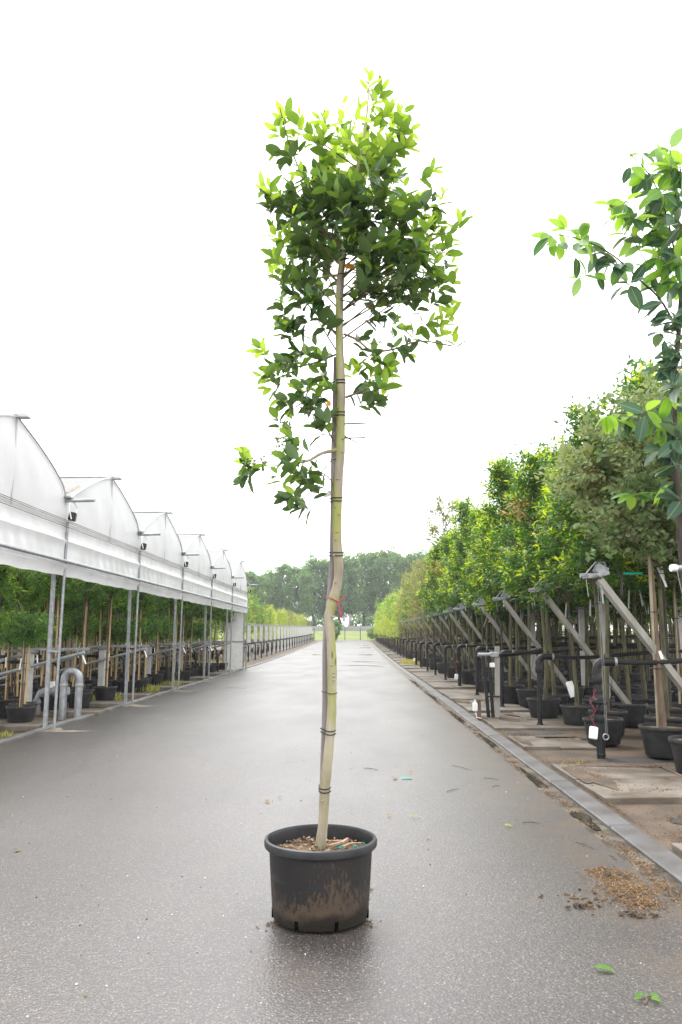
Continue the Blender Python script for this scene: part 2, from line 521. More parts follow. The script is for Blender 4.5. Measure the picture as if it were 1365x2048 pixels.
# ------------------------------------------------------------------ mesh helpers
class MB:
    def __init__(s):
        s.v, s.f, s.m = [], [], []

    def add(s, vs, fs, mi=0):
        o = len(s.v)
        s.v.extend([tuple(p) for p in vs])
        s.f.extend([tuple(i + o for i in f) for f in fs])
        s.m.extend([mi] * len(fs))

    def box(s, c, size, mi=0, rot=None, bev=0.0):
        x, y, z = (d / 2 for d in size)
        b = min(bev, x * 0.9, y * 0.9, z * 0.9)
        if b <= 0:
            vs = [(-x, -y, -z), (x, -y, -z), (x, y, -z), (-x, y, -z), (-x, -y, z), (x, -y, z), (x, y, z), (-x, y, z)]
            fs = [(3, 2, 1, 0), (4, 5, 6, 7), (0, 1, 5, 4), (1, 2, 6, 5), (2, 3, 7, 6), (3, 0, 4, 7)]
        else:
            ring = lambda d, zz: [(-x + d, -y + d, zz), (x - d, -y + d, zz), (x - d, y - d, zz), (-x + d, y - d, zz)]
            vs = ring(b, -z) + ring(0, -z + b) + ring(0, z - b) + ring(b, z)
            fs = [(3, 2, 1, 0), (12, 13, 14, 15)]
            for k in range(3):
                for i in range(4):
                    j = (i + 1) % 4
                    fs.append((k * 4 + i, k * 4 + j, k * 4 + 4 + j, k * 4 + 4 + i))
        rm = rot.to_matrix() if isinstance(rot, Euler) else rot
        vs = [Vector(p) for p in vs]
        if rm is not None:
            vs = [rm @ p for p in vs]
        c = Vector(c)
        s.add([p + c for p in vs], fs, mi)

    def tube(s, pts, rad, n=8, mi=0, cap=True, closed=False):
        pts = [Vector(p) for p in pts]
        k = len(pts)
        rad = [rad] * k if isinstance(rad, (int, float)) else rad
        up = None
        vs = []
        for i in range(k):
            if closed:
                t = (pts[(i + 1) % k] - pts[i - 1]).normalized()
            else:
                t = (pts[min(i + 1, k - 1)] - pts[max(i - 1, 0)]).normalized()
            if up is None:
                up = t.orthogonal().normalized()
            else:
                up = up - t * up.dot(t)
                up = up.normalized() if up.length > 1e-6 else t.orthogonal().normalized()
            sd = t.cross(up)
            for j in range(n):
                a = 2 * PI * j / n
                vs.append(pts[i] + (up * math.cos(a) + sd * math.sin(a)) * rad[i])
        fs = []
        for i in range(k if closed else k - 1):
            i2 = (i + 1) % k
            for j in range(n):
                j2 = (j + 1) % n
                fs.append((i * n + j, i * n + j2, i2 * n + j2, i2 * n + j))
        if cap and not closed:
            fs.append(tuple(reversed(range(n))))
            fs.append(tuple((k - 1) * n + j for j in range(n)))
        s.add(vs, fs, mi)

    def lathe(s, prof, n=32, mi=0, c=(0, 0, 0), wob=None):
        vs, fs = [], []
        for r, z in prof:
            for j in range(n):
                a = 2 * PI * j / n
                k = 1 + (wob(a, z) if wob else 0)
                vs.append((c[0] + r * k * math.cos(a), c[1] + r * k * math.sin(a), c[2] + z))
        for i in range(len(prof) - 1):
            for j in range(n):
                j2 = (j + 1) % n
                fs.append((i * n + j, i * n + j2, (i + 1) * n + j2, (i + 1) * n + j))
        s.add(vs, fs, mi)

    def ball(s, c, r, n=8, m=5, mi=0, sq=1.0):
        prof = [(max(1e-4, r * math.sin(PI * i / m)), -r * sq * math.cos(PI * i / m)) for i in range(m + 1)]
        s.lathe(prof, n, mi, c)

    def build(s, name, mats, parent=None, smooth=True, loc=None):
        me = bpy.data.meshes.new(name)
        me.from_pydata(s.v, [], s.f)
        for m in (mats if isinstance(mats, (list, tuple)) else [mats]):
            me.materials.append(m)
        if len(me.materials) > 1:
            me.polygons.foreach_set('material_index', s.m)
        me.update()
        if smooth:
            me.polygons.foreach_set('use_smooth', [True] * len(me.polygons))
            try:
                me.set_sharp_from_angle(angle=R(38))
            except Exception:
                pass
        o = bpy.data.objects.new(name, me)
        C.objects.link(o)
        if parent is not None:
            o.parent = parent
        if loc is not None:
            o.location = loc
        return o


def rot_to(d):
    return Vector(d).to_track_quat('Z', 'Y').to_matrix()


class Leaves:
    """Collects leaves (base, direction, face normal, length, width) and builds them as one foliage mesh."""
    def __init__(s, segs=2, fold=0.25, curl=0.2, shape=0.9, waves=0.0):
        s.rows, s.segs, s.fold, s.curl, s.shape, s.waves = [], segs, fold, curl, shape, waves

    def add(s, p, d, nrm, L, W, mi=0, tint=0.5, curl=None):
        s.rows.append((*p, *d, *nrm, L, W, mi, tint, s.curl if curl is None else curl))

    def build(s, name, mats, parent=None, loc=None):
        A = np.array(s.rows, dtype=np.float64).reshape(-1, 14)
        N = len(A)
        P, D, Nn = A[:, 0:3], A[:, 3:6], A[:, 6:9]
        L, W, mi, tint, curl = A[:, 9], A[:, 10], A[:, 11].astype(int), A[:, 12], A[:, 13]
        D = D / np.linalg.norm(D, axis=1, keepdims=True)
        S = np.cross(D, Nn)
        S /= np.maximum(np.linalg.norm(S, axis=1, keepdims=True), 1e-9)
        Nn = np.cross(S, D)
        T, U, H, uv = [], [], [], []
        k = s.segs
        rows = []
        tv = [(0.0, 0.0)]
        ts = [(i + 1) / (k + 1) for i in range(k)]
        ti = [[0]]
        pts = [(0.0, 0.0)]
        for t in ts:
            wdt = math.sin(PI * t ** s.shape) ** 0.62
            base = len(pts)
            pts += [(-wdt, t), (0.0, t), (wdt, t)]
            ti.append([base, base + 1, base + 2])
        ti.append([len(pts)])
        pts.append((0.0, 1.0))
        pts = np.array(pts)
        faces = []
        a = ti[1]
        faces += [(0, a[1], a[0]), (0, a[2], a[1])]
        for i in range(1, k):
            a, b = ti[i], ti[i + 1]
            faces += [(a[0], a[1], b[1], b[0]), (a[1], a[2], b[2], b[1])]
        a, e = ti[k], ti[k + 1][0]
        faces += [(a[0], a[1], e), (a[1], a[2], e)]
        nv = len(pts)
        u, t = pts[:, 0], pts[:, 1]
        hf = np.abs(u) * s.fold * 0.5
        if s.waves:
            hf = hf + s.waves * np.sin(t * 17.0) * np.abs(u) * 0.5
        V = (P[:, None, :] + D[:, None, :] * (L[:, None] * t[None, :])[:, :, None]
             + S[:, None, :] * (W[:, None] * 0.5 * u[None, :])[:, :, None]
             + Nn[:, None, :] * (W[:, None] * hf[None, :] - curl[:, None] * L[:, None] * (t[None, :] ** 2))[:, :, None])
        V = V.reshape(-1, 3)
        nf = len(faces)
        sizes = np.array([len(f) for f in faces])
        flat = np.concatenate([np.array(f) for f in faces])
        loops = (flat[None, :] + (np.arange(N) * nv)[:, None]).reshape(-1)
        starts1 = np.concatenate([[0], np.cumsum(sizes)[:-1]])
        starts = (starts1[None, :] + (np.arange(N) * len(flat))[:, None]).reshape(-1)
        me = bpy.data.meshes.new(name)
        me.vertices.add(len(V))
        me.vertices.foreach_set('co', V.reshape(-1).astype(np.float32))
        me.loops.add(len(loops))
        me.loops.foreach_set('vertex_index', loops.astype(np.int32))
        me.polygons.add(len(starts))
        me.polygons.foreach_set('loop_start', starts.astype(np.int32))
        try:
            me.polygons.foreach_set('loop_total', np.tile(sizes, N).astype(np.int32))
        except Exception:
            pass
        me.update(calc_edges=True)
        for m in mats:
            me.materials.append(m)
        me.polygons.foreach_set('material_index', np.repeat(mi, nf).astype(np.int32))
        at_ = me.attributes.new('tint', 'FLOAT', 'FACE')
        at_.data.foreach_set('value', np.repeat(tint, nf).astype(np.float32))
        ul = me.uv_layers.new(name='UVMap')
        luv = np.tile(pts[flat], (N, 1)).astype(np.float32)
        ul.data.foreach_set('uv', luv.reshape(-1))
        me.polygons.foreach_set('use_smooth', [True] * len(starts))
        me.validate()
        o = bpy.data.objects.new(name, me)
        C.objects.link(o)
        if parent is not None:
            o.parent = parent
        if loc is not None:
            o.location = loc
        return o


def tag(o, label=None, cat=None, group=None, kind=None):
    for k, v in (('label', label), ('category', cat), ('group', group), ('kind', kind)):
        if v:
            o[k] = v
    return o


def thing(name, label=None, cat=None, loc=(0, 0, 0), rz=0.0, group=None):
    o = bpy.data.objects.new(name, None)
    o.empty_display_size = 0.1
    C.objects.link(o)
    o.location = loc
    o.rotation_euler = (0, 0, rz)
    return tag(o, label, cat, group)


KIDS = {}


def copy_tree(o, parent=None):
    c = o.copy()
    C.objects.link(c)
    if parent is not None:
        c.parent = parent
    for ch in KIDS.get(o.name) or list(o.children):
        copy_tree(ch, c)
    return c


class Proto:
    """First placement moves the built thing itself; later ones copy it with its parts and sub-parts."""
    def __init__(s, root):
        s.root, s.used = root, False

    def put(s, loc, rz=0.0, sc=1.0, label=None, group=None, tilt=(0, 0)):
        o = s.root if not s.used else copy_tree(s.root)
        s.used = True
        o.location = loc
        o.rotation_euler = (tilt[0], tilt[1], rz)
        o.scale = (sc, sc, sc) if isinstance(sc, (int, float)) else sc
        for k, v in (('label', label), ('group', group)):
            if v:
                o[k] = v
            elif k in o:
                del o[k]
        return o


ORD = 'first second third fourth fifth sixth seventh eighth ninth tenth eleventh twelfth thirteenth fourteenth fifteenth sixteenth seventeenth eighteenth nineteenth twentieth'.split()


def rvec(r):
    while True:
        v = Vector((r.uniform(-1, 1), r.uniform(-1, 1), r.uniform(-1, 1)))
        if 0.05 < v.length < 1:
            return v.normalized()


def shoot(lv, r, p0, d, length, n, L, W, mats, tint0=0.5, young=0.0, spread=0.9, droop=0.0, tw=None, twr=0.003, bend=0.25):
    """One leafy shoot: leaves spiral along it, the tip ones smaller; mats = (old, mid, young) slots."""
    d = Vector(d).normalized()
    side = d.orthogonal().normalized()
    other = d.cross(side)
    ph = r.uniform(0, 2 * PI)
    bv = rvec(r) * bend
    pts = []
    for i in range(n):
        t = (i + 0.6) / n
        p = Vector(p0) + d * length * t + bv * length * t * t
        a = ph + i * 2.4
        out = side * math.cos(a) + other * math.sin(a)
        sp = spread * (1.15 - 0.75 * t)
        ld = (d * (1 - 0.35 * sp) + out * sp + Vector((0, 0, -droop)) + rvec(r) * 0.22).normalized()
        nn = (d * 0.75 - out * 0.45 + Vector((0, 0, 0.55)) + rvec(r) * 0.4)
        k = (1.0 - 0.42 * max(0, t - 0.55) / 0.45) * r.uniform(0.72, 1.12)
        y = r.random()
        if t > 1 - young:
            mi = mats[2] if y < 0.8 else mats[1]
        elif t > 1 - young * 1.7 and young > 0:
            mi = mats[1]
        else:
            mi = mats[0] if y < 0.78 else mats[1]
        lv.add(p, ld, nn, L * k, W * k * r.uniform(0.9, 1.1) * (0.78 if mi == mats[2] else 1.0), mi, min(1, max(0, tint0 + r.uniform(-0.4, 0.4))), r.uniform(-0.05, 0.3))
        if i % 3 == 0 or i == n - 1:
            pts.append(p)
    if tw is not None and len(pts) > 1:
        tw.tube([Vector(p0)] + pts, [twr] + [twr * (1 - 0.6 * (i + 1) / len(pts)) for i in range(len(pts))], 4, 0, cap=False)


# ------------------------------------------------------------------ the setting
def strip(name, x0, x1, ys, z, mat, kind='structure', nx=1, skirt=0.0):
    b = MB()
    xs = [x0 + (x1 - x0) * i / nx for i in range(nx + 1)]
    for y in ys:
        for x in xs:
            b.v.append((x, y, gz(y) + z))
    for i in range(len(ys) - 1):
        for j in range(nx):
            a = i * (nx + 1) + j
            b.f.append((a, a + 1, a + nx + 2, a + nx + 1))
            b.m.append(0)
    if skirt:
        for xx in (x0, x1):
            vs, fs = [], []
            for y in ys:
                vs += [(xx, y, gz(y) + z), (xx, y, gz(y) + z - skirt)]
            for i in range(len(ys) - 1):
                fs.append((2 * i, 2 * i + 1, 2 * i + 3, 2 * i + 2))
            b.add(vs, fs)
    o = b.build(name, mat, smooth=False)
    tag(o, kind=kind)
    return o


YS = [-8, -4] + [float(v) for v in range(0, 130, 3)] + [128, 129]
FAR = [-60, -20] + [float(v) for v in range(0, 130, 5)] + [150, 200, 300, 500, 900, 1500]
g = strip('ground', -900, 900, FAR, -0.055, M['soil'], nx=4)
strip('road', -5.22, 1.93, [float(v) for v in [-8, -4, 0, 3] ] + YS[5:], 0.0, M['asphalt'], nx=2, skirt=0.04)
strip('gutter', 1.90, 2.16, YS, -0.022, M['gutter'])
strip('planting_bed', 2.34, 40, YS, -0.028, M['soil'], nx=4)
strip('greenhouse_bed', -40, -5.36, YS, -0.03, M['soil'], nx=4)
b = MB()
for yy, zz in ((128.6, 0.74), (134, 0.95), (145, 1.75), (156, 2.38), (180, 2.4), (320, 2.4)):
    for xx in (-300, -40, -12, 0, 12, 40, 300):
        b.v.append((xx, yy, zz + 0.04 * math.sin(xx + yy)))
for i in range(5):
    for j in range(6):
        b.f.append((i * 7 + j, i * 7 + j + 1, i * 7 + j + 8, i * 7 + j + 7))
        b.m.append(0)
tag(b.build('grass_field', M['grass']), kind='structure')

# kerb beside the road: one low concrete band laid in segments
b = MB()
y = -1.0
while y < 127:
    ln = 1.98 if y < 60 else 5.9
    zc = gz(y + ln / 2)
    dx = rnd.uniform(-0.008, 0.008)
    b.box((2.25 + dx, y + ln / 2, zc - 0.05 + rnd.uniform(-0.004, 0.004)), (0.2, ln, 0.13), 0, Euler((math.atan2(gz(y + ln) - gz(y), ln), R(-2.5), rnd.uniform(-0.003, 0.003))), 0.012)
    y += ln + 0.012
tag(b.build('kerb', M['kerb']), kind='structure')
b = MB()
y = 2.0
while y < 127:
    ln = 0.98 if y < 45 else 4.9
    zc = gz(y + ln / 2)
    b.box((-5.3, y + ln / 2, zc - 0.03 + rnd.uniform(-0.006, 0.006)), (0.14, ln, 0.15), 0, Euler((math.atan2(gz(y + ln) - gz(y), ln), 0, rnd.uniform(-0.006, 0.006))), 0.012)
    y += ln + 0.014
tag(b.build('kerb', M['oldkerb']), kind='structure')

# wet silt and puddles lying in the gutter and in hollows of the road
b = MB()
for (x, y, rx, ry) in [(2.03, 9.3, 0.05, 0.55), (2.05, 12.5, 0.05, 0.8), (2.04, 7.3, 0.06, 0.35), (2.03, 16, 0.05, 1.1), (2.04, 21, 0.05, 1.2), (2.04, 27, 0.05, 1.5),
                       (0.9, 60, 0.5, 0.7), (0.6, 47, 0.75, 0.35), (0.2, 42, 1.0, 0.22), (1.2, 82, 0.6, 1.0), (1.3, 92, 0.4, 1.1), (-2.9, 60, 0.35, 0.5), (1.1, 41, 0.4, 0.15)]:
    n = 26
    ph = rnd.uniform(0, 6)
    ring = []
    for j in range(n):
        a = 2 * PI * j / n
        k = 1 + 0.28 * math.sin(3 * a + ph) + 0.16 * math.sin(5 * a + 2 * ph)
        yy = y + ry * k * math.sin(a)
        ring.append((x + rx * k * math.cos(a), yy, gz(yy) + (-0.014 if x > 1.95 else 0.005)))
    b.add(ring, [tuple(range(n))])
tag(b.build('puddle_water', M['puddle'], smooth=False), kind='structure')


def blob_sheet(b, x, y, rx, ry, z, n=30, rough=0.2, seed=0):
    r = random.Random(seed)
    ph = [r.uniform(0, 6) for _ in range(4)]
    ring = []
    for j in range(n):
        a = 2 * PI * j / n
        k = 1 + rough * (math.sin(2 * a + ph[0]) + 0.7 * math.sin(3 * a + ph[1]) + 0.5 * math.sin(5 * a + ph[2]) + 0.35 * math.sin(9 * a + ph[3]))
        ring.append((x + rx * k * math.cos(a), y + ry * k * math.sin(a), z))
    b.add(ring, [tuple(range(n))])


# paths of paving slabs leading off the kerb between the rows of trees
ROW0, ROWD = 10.85, 3.55
NROW = 33


def slab_path(y0, y1, x0, x1, nx, ny, seed):
    r = random.Random(seed)
    b = MB()
    wx, wy = (x1 - x0) / nx, (y1 - y0) / ny
    for i in range(nx):
        for j in range(ny):
            xx, yy = x0 + wx * (i + 0.5), y0 + wy * (j + 0.5)
            b.box((xx + r.uniform(-0.012, 0.012), yy, gz(yy) - 0.015 + r.uniform(-0.012, 0.01)), (wx - 0.02, wy - 0.022, 0.07), 0, Euler((r.uniform(-0.012, 0.012), r.uniform(-0.012, 0.012), r.uniform(-0.012, 0.012))), 0.006)
    tag(b.build('path', M['concrete']), kind='structure')


slab_path(5.2, 6.35, 2.42, 5.9, 3, 1, 1)
slab_path(8.0, 10.1, 2.42, 6.2, 3, 2, 2)
slab_path(11.6, 12.85, 2.42, 3.5, 2, 1, 3)
for k in range(1, 24):
    yy = ROW0 + ROWD * k + 0.7 + 0.25 * math.sin(k * 2.3)
    slab_path(yy - (1.35 if k % 3 else 2.2), yy + 1.25, 2.42, 3.75 + 0.3 * (k % 2), 2, 2, 10 + k)

# worn ground fabric showing through the soil between the slabs
b = MB()
for i, (x, y, rx, ry) in enumerate([(3.7, 10.55, 0.75, 0.35), (3.9, 7.3, 0.9, 0.4), (3.0, 13.5, 0.5, 0.45), (3.2, 14.3, 0.8, 0.3), (3.3, 17.3, 0.7, 0.5)]):
    blob_sheet(b, x, y, rx, ry, -0.022, 34, 0.16, i)
tag(b.build('ground_fabric', M['matting'], smooth=False), kind='structure')

b = MB()
for i, (x, y, rx, ry) in enumerate([(4.6, 9.0, 1.1, 0.28), (3.2, 8.25, 0.5, 0.12), (2.62, 9.2, 0.16, 0.7), (3.6, 10.0, 0.9, 0.14), (5.3, 8.5, 0.6, 0.5), (3.3, 12.75, 0.6, 0.1), (2.52, 12.2, 0.07, 0.5), (2.5, 5.8, 0.06, 0.4), (3.4, 5.4, 0.6, 0.12), (2.8, 15.5, 0.35, 0.5), (3.3, 16.1, 0.3, 0.3), (2.6, 19.4, 0.15, 0.6), (3.4, 19.8, 0.3, 0.3)]):
    blob_sheet(b, x, y, rx, ry, 0.0285 + 0.0012 * (i % 3), 40, 0.2, 120 + i)
tag(b.build('soil_ground', M['soil'], smooth=False), kind='structure')

# pale sand round the feet of the greenhouse posts, spilling on to the road
POSTS_Y = [8.8 - 4.69 + 4.69 * k for k in range(8)]
b = MB()
for i, yy in enumerate(POSTS_Y[1:]):
    blob_sheet(b, -4.93, yy - 0.05, 0.42, 0.16, 0.004, 30, 0.12, 40 + i)
    blob_sheet(b, -5.13, yy + 0.1, 0.16, 0.3, 0.006, 24, 0.15, 60 + i)
tag(b.build('sand', M['sand'], smooth=False), kind='structure')


# ------------------------------------------------------------------ greenhouse
gh = thing('greenhouse', 'long white film greenhouse of pointed arched bays open along the road', 'greenhouse', (-5.1, 4.11, 0))
GX, GY, BAY, GDEP = -5.1, 4.11, 4.69, 16.0
L3 = lambda x, y, z: (x - GX, y - GY, z)


RIDGE = 0.535


def archz(s):
    """Height of the bow across one bay, s from -1 to 1: a long shallow rise, a ridge, a steep rounded fall."""
    t = (s + 1) / 2
    if t < RIDGE:
        return 3.95 + 0.9 * (1 - (1 - t / RIDGE) ** 1.28)
    return 3.95 + 0.9 * max(0.0, (1 - t) / (1 - RIDGE)) ** 0.6


for k in range(7):
    y0 = GY + BAY * k
    n = 24
    # gable sheet
    b = MB()
    vs = []
    for i in range(n + 1):
        s = -1 + 2 * i / n
        yy = y0 + BAY * i / n
        zt = archz(s)
        for j in range(9):
            z = 3.5 + (zt - 3.5) * j / 8
            bulge = 0.035 * math.sin(PI * i / n) * math.sin(PI * j / 8) * (1 + 0.5 * math.sin(i * 1.3 + j))
            vs.append(L3(GX + bulge, yy, z))
    b.add(vs, [(i * 9 + j, (i + 1) * 9 + j, (i + 1) * 9 + j + 1, i * 9 + j + 1) for i in range(n) for j in range(8)])
    b.build('gable_sheet', M['film'], gh)
    # roof sheet running back from the gable
    b = MB()
    vs = []
    for i in range(n + 1):
        s = -1 + 2 * i / n
        for j in range(7):
            vs.append(L3(GX - GDEP * j / 6, y0 + BAY * i / n, archz(s) + 0.012 + (0.0 if j in (0, 6) else -0.02 * (1 - abs(s)))))
    b.add(vs, [(i * 7 + j, (i + 1) * 7 + j, (i + 1) * 7 + j + 1, i * 7 + j + 1) for i in range(n) for j in range(6)])
    b.build('roof_sheet', M['roof'], gh)
    # arched bow tube along the gable edge, its falling half in darker grey
    b = MB()
    b.tube([L3(GX + 0.02, y0 + BAY * i / n, archz(-1 + 2 * i / n) + 0.005) for i in range(13, n + 1)], 0.016, 8)
    b.build('arch_bow', M['bow'], gh)
    b = MB()
    b.tube([L3(GX + 0.02, y0 + BAY * i / n, archz(-1 + 2 * i / n) + 0.0) for i in range(14)], 0.02, 8)
    b.build('pale_bow_half', M['film'], gh)  # rising half of the same bow, coloured pale to fade against the bright roof
    # inner bows seen under the roof
    for q in (1, 2, 3, 4):
        b = MB()
        b.tube([L3(GX - 3.2 * q, y0 + BAY * i / 12, archz(-1 + 2 * i / 12) - 0.05) for i in range(13)], 0.025, 6)
        b.build('inner_bow', M['galv'], gh)
    ym = y0 + BAY * RIDGE
    b = MB()
    b.box(L3(GX + 0.06 - 3, ym, 4.85 + 0.03), (6.22, 0.09, 0.035), 0, None, 0.008)
    b.box(L3(GX + 0.13, ym - 0.02, 4.85 - 0.01), (0.16, 0.13, 0.04), 0, None, 0.008)
    b.build('ridge_cap', M['greysteel'], gh)
    b = MB()
    b.tube([L3(GX + 0.02, ym, 3.52), L3(GX + 0.02, ym, 4.8)], 0.014, 6)
    b.build('gable_stud', M['film'], gh)
    # skirt of loose film under the beam, rolled round a tube near its foot
    b = MB()
    ny, nz_ = 90, 16
    r = random.Random(90 + k)
    ph = [r.uniform(0, 6) for _ in range(6)]
    vs = []
    for i in range(ny + 1):
        t = i / ny
        for j in range(nz_ + 1):
            q = j / nz_
            z = 3.5 - 0.88 * q - 0.02 * math.sin(PI * t) * q + 0.006 * math.sin(31 * t + ph[2]) * max(0, q - 0.8) * 5
            wr = 0.008 * math.sin(16 * t + 5 * q + ph[0]) * math.sin(PI * q) + 0.007 * math.sin(70 * t - 9 * q + ph[1]) * math.sin(PI * min(1, q * 1.1)) * (0.5 + 0.5 * math.sin(5 * t + ph[4]))
            wr += 0.045 * math.exp(-((q - 0.32) / 0.05) ** 2)
            wr += 0.06 * math.exp(-((q - 0.80) / 0.055) ** 2)
            wr += 0.015 * math.sin(25 * t + ph[3]) * (1 if q > 0.86 else 0)
            vs.append(L3(GX + 0.03 + wr, y0 + BAY * t, z))
    w_ = nz_ + 1
    b.add(vs, [(i * w_ + j, i * w_ + j + 1, (i + 1) * w_ + j + 1, (i + 1) * w_ + j) for i in range(ny) for j in range(nz_)])
    sk = b.build('skirt_sheet', M['skirt'], gh)
    b = MB()
    b.tube([L3(GX + 0.105, y0 + 0.005, 2.86), L3(GX + 0.105, y0 + BAY - 0.005, 2.86)], 0.03, 10)
    b.build('roll_tube', M['galv'], sk)
    b = MB()
    for zz in (3.575, 3.548, 3.46):
        b.tube([L3(GX + 0.085, y0 + 0.004, zz), L3(GX + 0.085, y0 + BAY - 0.004, zz)], 0.006, 6)
    b.build('film_clamp_rail', M['browntrunk'], gh)
    b = MB()
    b.box(L3(GX - 0.02, y0 + BAY / 2, 3.52), (0.05, BAY - 0.05, 0.09), 0)
    b.build('eaves_beam', M['film'], gh)

for k, yy in enumerate(POSTS_Y):
    b = MB()
    b.tube([L3(GX + 0.02, yy, -0.02), L3(GX + 0.06, yy, 3.56)], 0.025, 10)
    b.build('post', M['galv'], gh)
    b = MB()
    b.box(L3(GX - 0.15, yy + 0.04, 1.5), (0.06, 0.06, 3.04), 0, None, 0.008)
    ip = b.build('inner_post', M['galv'], gh)
    b = MB()
    b.box(L3(GX - 0.05, yy + 0.02, 1.32), (0.2, 0.09, 0.03), 0, None, 0.004)
    b.build('cross_bracket', M['galv'], ip)
    b = MB()
    b.tube([L3(GX - 0.3, yy, 3.93), L3(GX + 0.52, yy, 3.95)], 0.03, 8)
    st = b.build('gutter_spout', M['greysteel'], gh)
    b = MB()
    b.box(L3(GX + 0.03, yy, 4.0), (0.16, 0.2, 0.04), 0, None, 0.006)
    b.build('spout_flange', M['galv'], st)
    b = MB()
    b.box(L3(GX + 0.13, yy + 0.02, 3.66), (0.12, 0.14, 0.15), 0, Euler((0, R(10), R(12))), 0.015)
    b.build('downpipe_box', M['black'], gh)
    b = MB()
    b.tube([L3(GX + 0.16, yy + 0.09, 3.72), L3(GX + 0.17, yy + 0.14, 3.83), L3(GX + 0.13, yy + 0.05, 3.93), L3(GX + 0.1, yy - 0.08, 3.88), L3(GX + 0.12, yy - 0.12, 3.76), L3(GX + 0.15, yy - 0.08, 3.6)], 0.012, 6)
    b.build('overflow_hose', M['white'], gh)
    b = MB()
    for j in range(9):
        a0 = PI * j / 8
    b.add([L3(GX - GDEP * i / 4, yy + d, z) for i in range(5) for (d, z) in ((-0.16, 3.99), (-0.1, 3.9), (0.1, 3.9), (0.16, 3.99))],
          [(i * 4 + j, i * 4 + j + 1, i * 4 + 5 + j, i * 4 + 4 + j) for i in range(4) for j in range(3)])
    b.build('valley_gutter', M['galv'], gh)
    for q in (1, 2, 3, 4):
        b = MB()
        b.box(L3(GX - 3.2 * q, yy, 1.95), (0.09, 0.09, 3.9), 0)
        b.build('inner_post', M['galv'], gh)
b = MB()
b.tube([L3(GX - 0.15, 13.95, 4.12), L3(GX - 0.15, 14.5, 4.36)], 0.06, 10)
b.build('film_roll', M['sand'], gh)
# closing end wall with its door leaf
ye = GY + BAY * 7
b = MB()
b.box(L3(GX - 0.55, ye + 0.02, 1.36), (0.9, 0.03, 2.68), 0)
dr = b.build('end_wall_panel', M['white'], gh)
b = MB()
b.box(L3(GX - 0.55, ye - 0.012, 2.66), (0.94, 0.04, 0.05), 0)
b.box(L3(GX - 1.0, ye - 0.012, 1.33), (0.045, 0.04, 2.6), 0)
b.box(L3(GX - 0.1, ye - 0.012, 1.33), (0.045, 0.04, 2.6), 0)
b.box(L3(GX - 0.55, ye - 0.012, 1.3), (0.85, 0.035, 0.04), 0)
b.build('panel_frame', M['galv'], dr)
b = MB()
b.add([L3(GX - 1, ye + 0.03, 2.72), L3(GX - GDEP, ye + 0.03, 2.72), L3(GX - GDEP, ye + 0.03, 3.5), L3(GX - 1, ye + 0.03, 3.5)], [(0, 1, 2, 3)])
b.build('end_wall_sheet', M['film'], gh)

# ------------------------------------------------------------------ the potted tree on the road
TY = 4.80
tree = thing('potted_holly_tree', 'tall bushy holly tree in a big muddy black pot standing alone on the road', 'potted tree')
pc = at(642, 1680, 4.77)
pc.z = 0
b = MB()
prof = [(0.0, 0.012), (0.256, 0.012), (0.270, 0.02), (0.275, 0.05), (0.286, 0.2), (0.298, 0.395)]
b.lathe(prof, 56, 0, pc, wob=lambda a, z: 0.004 * math.sin(2 * a + 1) + 0.002 * math.sin(5 * a))
pot = b.build('pot', M['mudpot'], tree)
# rim: rolled lip turned inward to the wall
b = MB()
prof = [(0.298, 0.388), (0.316, 0.39), (0.325, 0.40), (0.3265, 0.424), (0.322, 0.437), (0.31, 0.442), (0.303, 0.437), (0.299, 0.425), (0.292, 0.345), (0.288, 0.24)]
b.lathe(prof, 64, 0, pc, wob=lambda a, z: 0.006 * math.sin(2 * a + 0.6) + 0.002 * math.sin(7 * a))
b.build('rim', M['rim'], pot)
for a in (-170, -116, -69, -10, 40, 90, 140):
    b = MB()
    d = Vector((math.cos(R(a)), math.sin(R(a)), 0))
    b.box(pc + d * 0.271 + Vector((0, 0, 0.042)), (0.016, 0.019, 0.045), 0, Euler((0, 0, R(a))))
    b.build('drain_slot', M['slot_dark'], pot)  # solid black box, its colour painting the shade inside the slot
b = MB()
r = random.Random(5)
vs = [(pc.x, pc.y, 0.362)]
for i in range(1, 9):
    for j in range(36):
        a = 2 * PI * j / 36
        rr = 0.289 * i / 8
        vs.append((pc.x + rr * math.cos(a), pc.y + rr * math.sin(a), 0.355 + 0.006 * (8 - i) / 8 + (r.uniform(-0.012, 0.012) if i < 8 else 0)))
fs = [(0, 1 + j, 1 + (j + 1) % 36) for j in range(36)]
for i in range(7):
    for j in range(36):
        j2 = (j + 1) % 36
        fs.append((1 + i * 36 + j, 1 + (i + 1) * 36 + j, 1 + (i + 1) * 36 + j2, 1 + i * 36 + j2))
b.add(vs, fs)
soil = b.build('soil', M['potsoil'], tree)
b = MB()
for i in range(260):
    a, rr = r.uniform(0, 2 * PI), 0.285 * math.sqrt(r.random())
    sx = r.uniform(0.008, 0.03) * (1.7 if r.random() < 0.22 else 1)
    b.box((pc.x + rr * math.cos(a), pc.y + rr * math.sin(a), 0.366 + r.uniform(0, 0.012)), (sx, sx * r.uniform(0.3, 0.6), r.uniform(0.002, 0.006)), 0 if r.random() < 0.6 else 1, Euler((r.uniform(-0.5, 0.5), r.uniform(-0.5, 0.5), r.uniform(0, 6))))
for (dx, dy, L) in ((0.1, 0.1, 0.12), (0.13, 0.09, 0.09), (0.16, 0.02, 0.08), (0.08, 0.03, 0.1), (0.2, 0.05, 0.07)):
    b.box((pc.x + dx, pc.y + dy, 0.392), (L, 0.018, 0.012), 0, Euler((0, r.uniform(-0.25, 0.1), r.uniform(0.2, 1.0))))
o = b.build('wood_chips', [M['chip'], M['darkchip']], soil, smooth=False)
tag(o, kind='stuff')
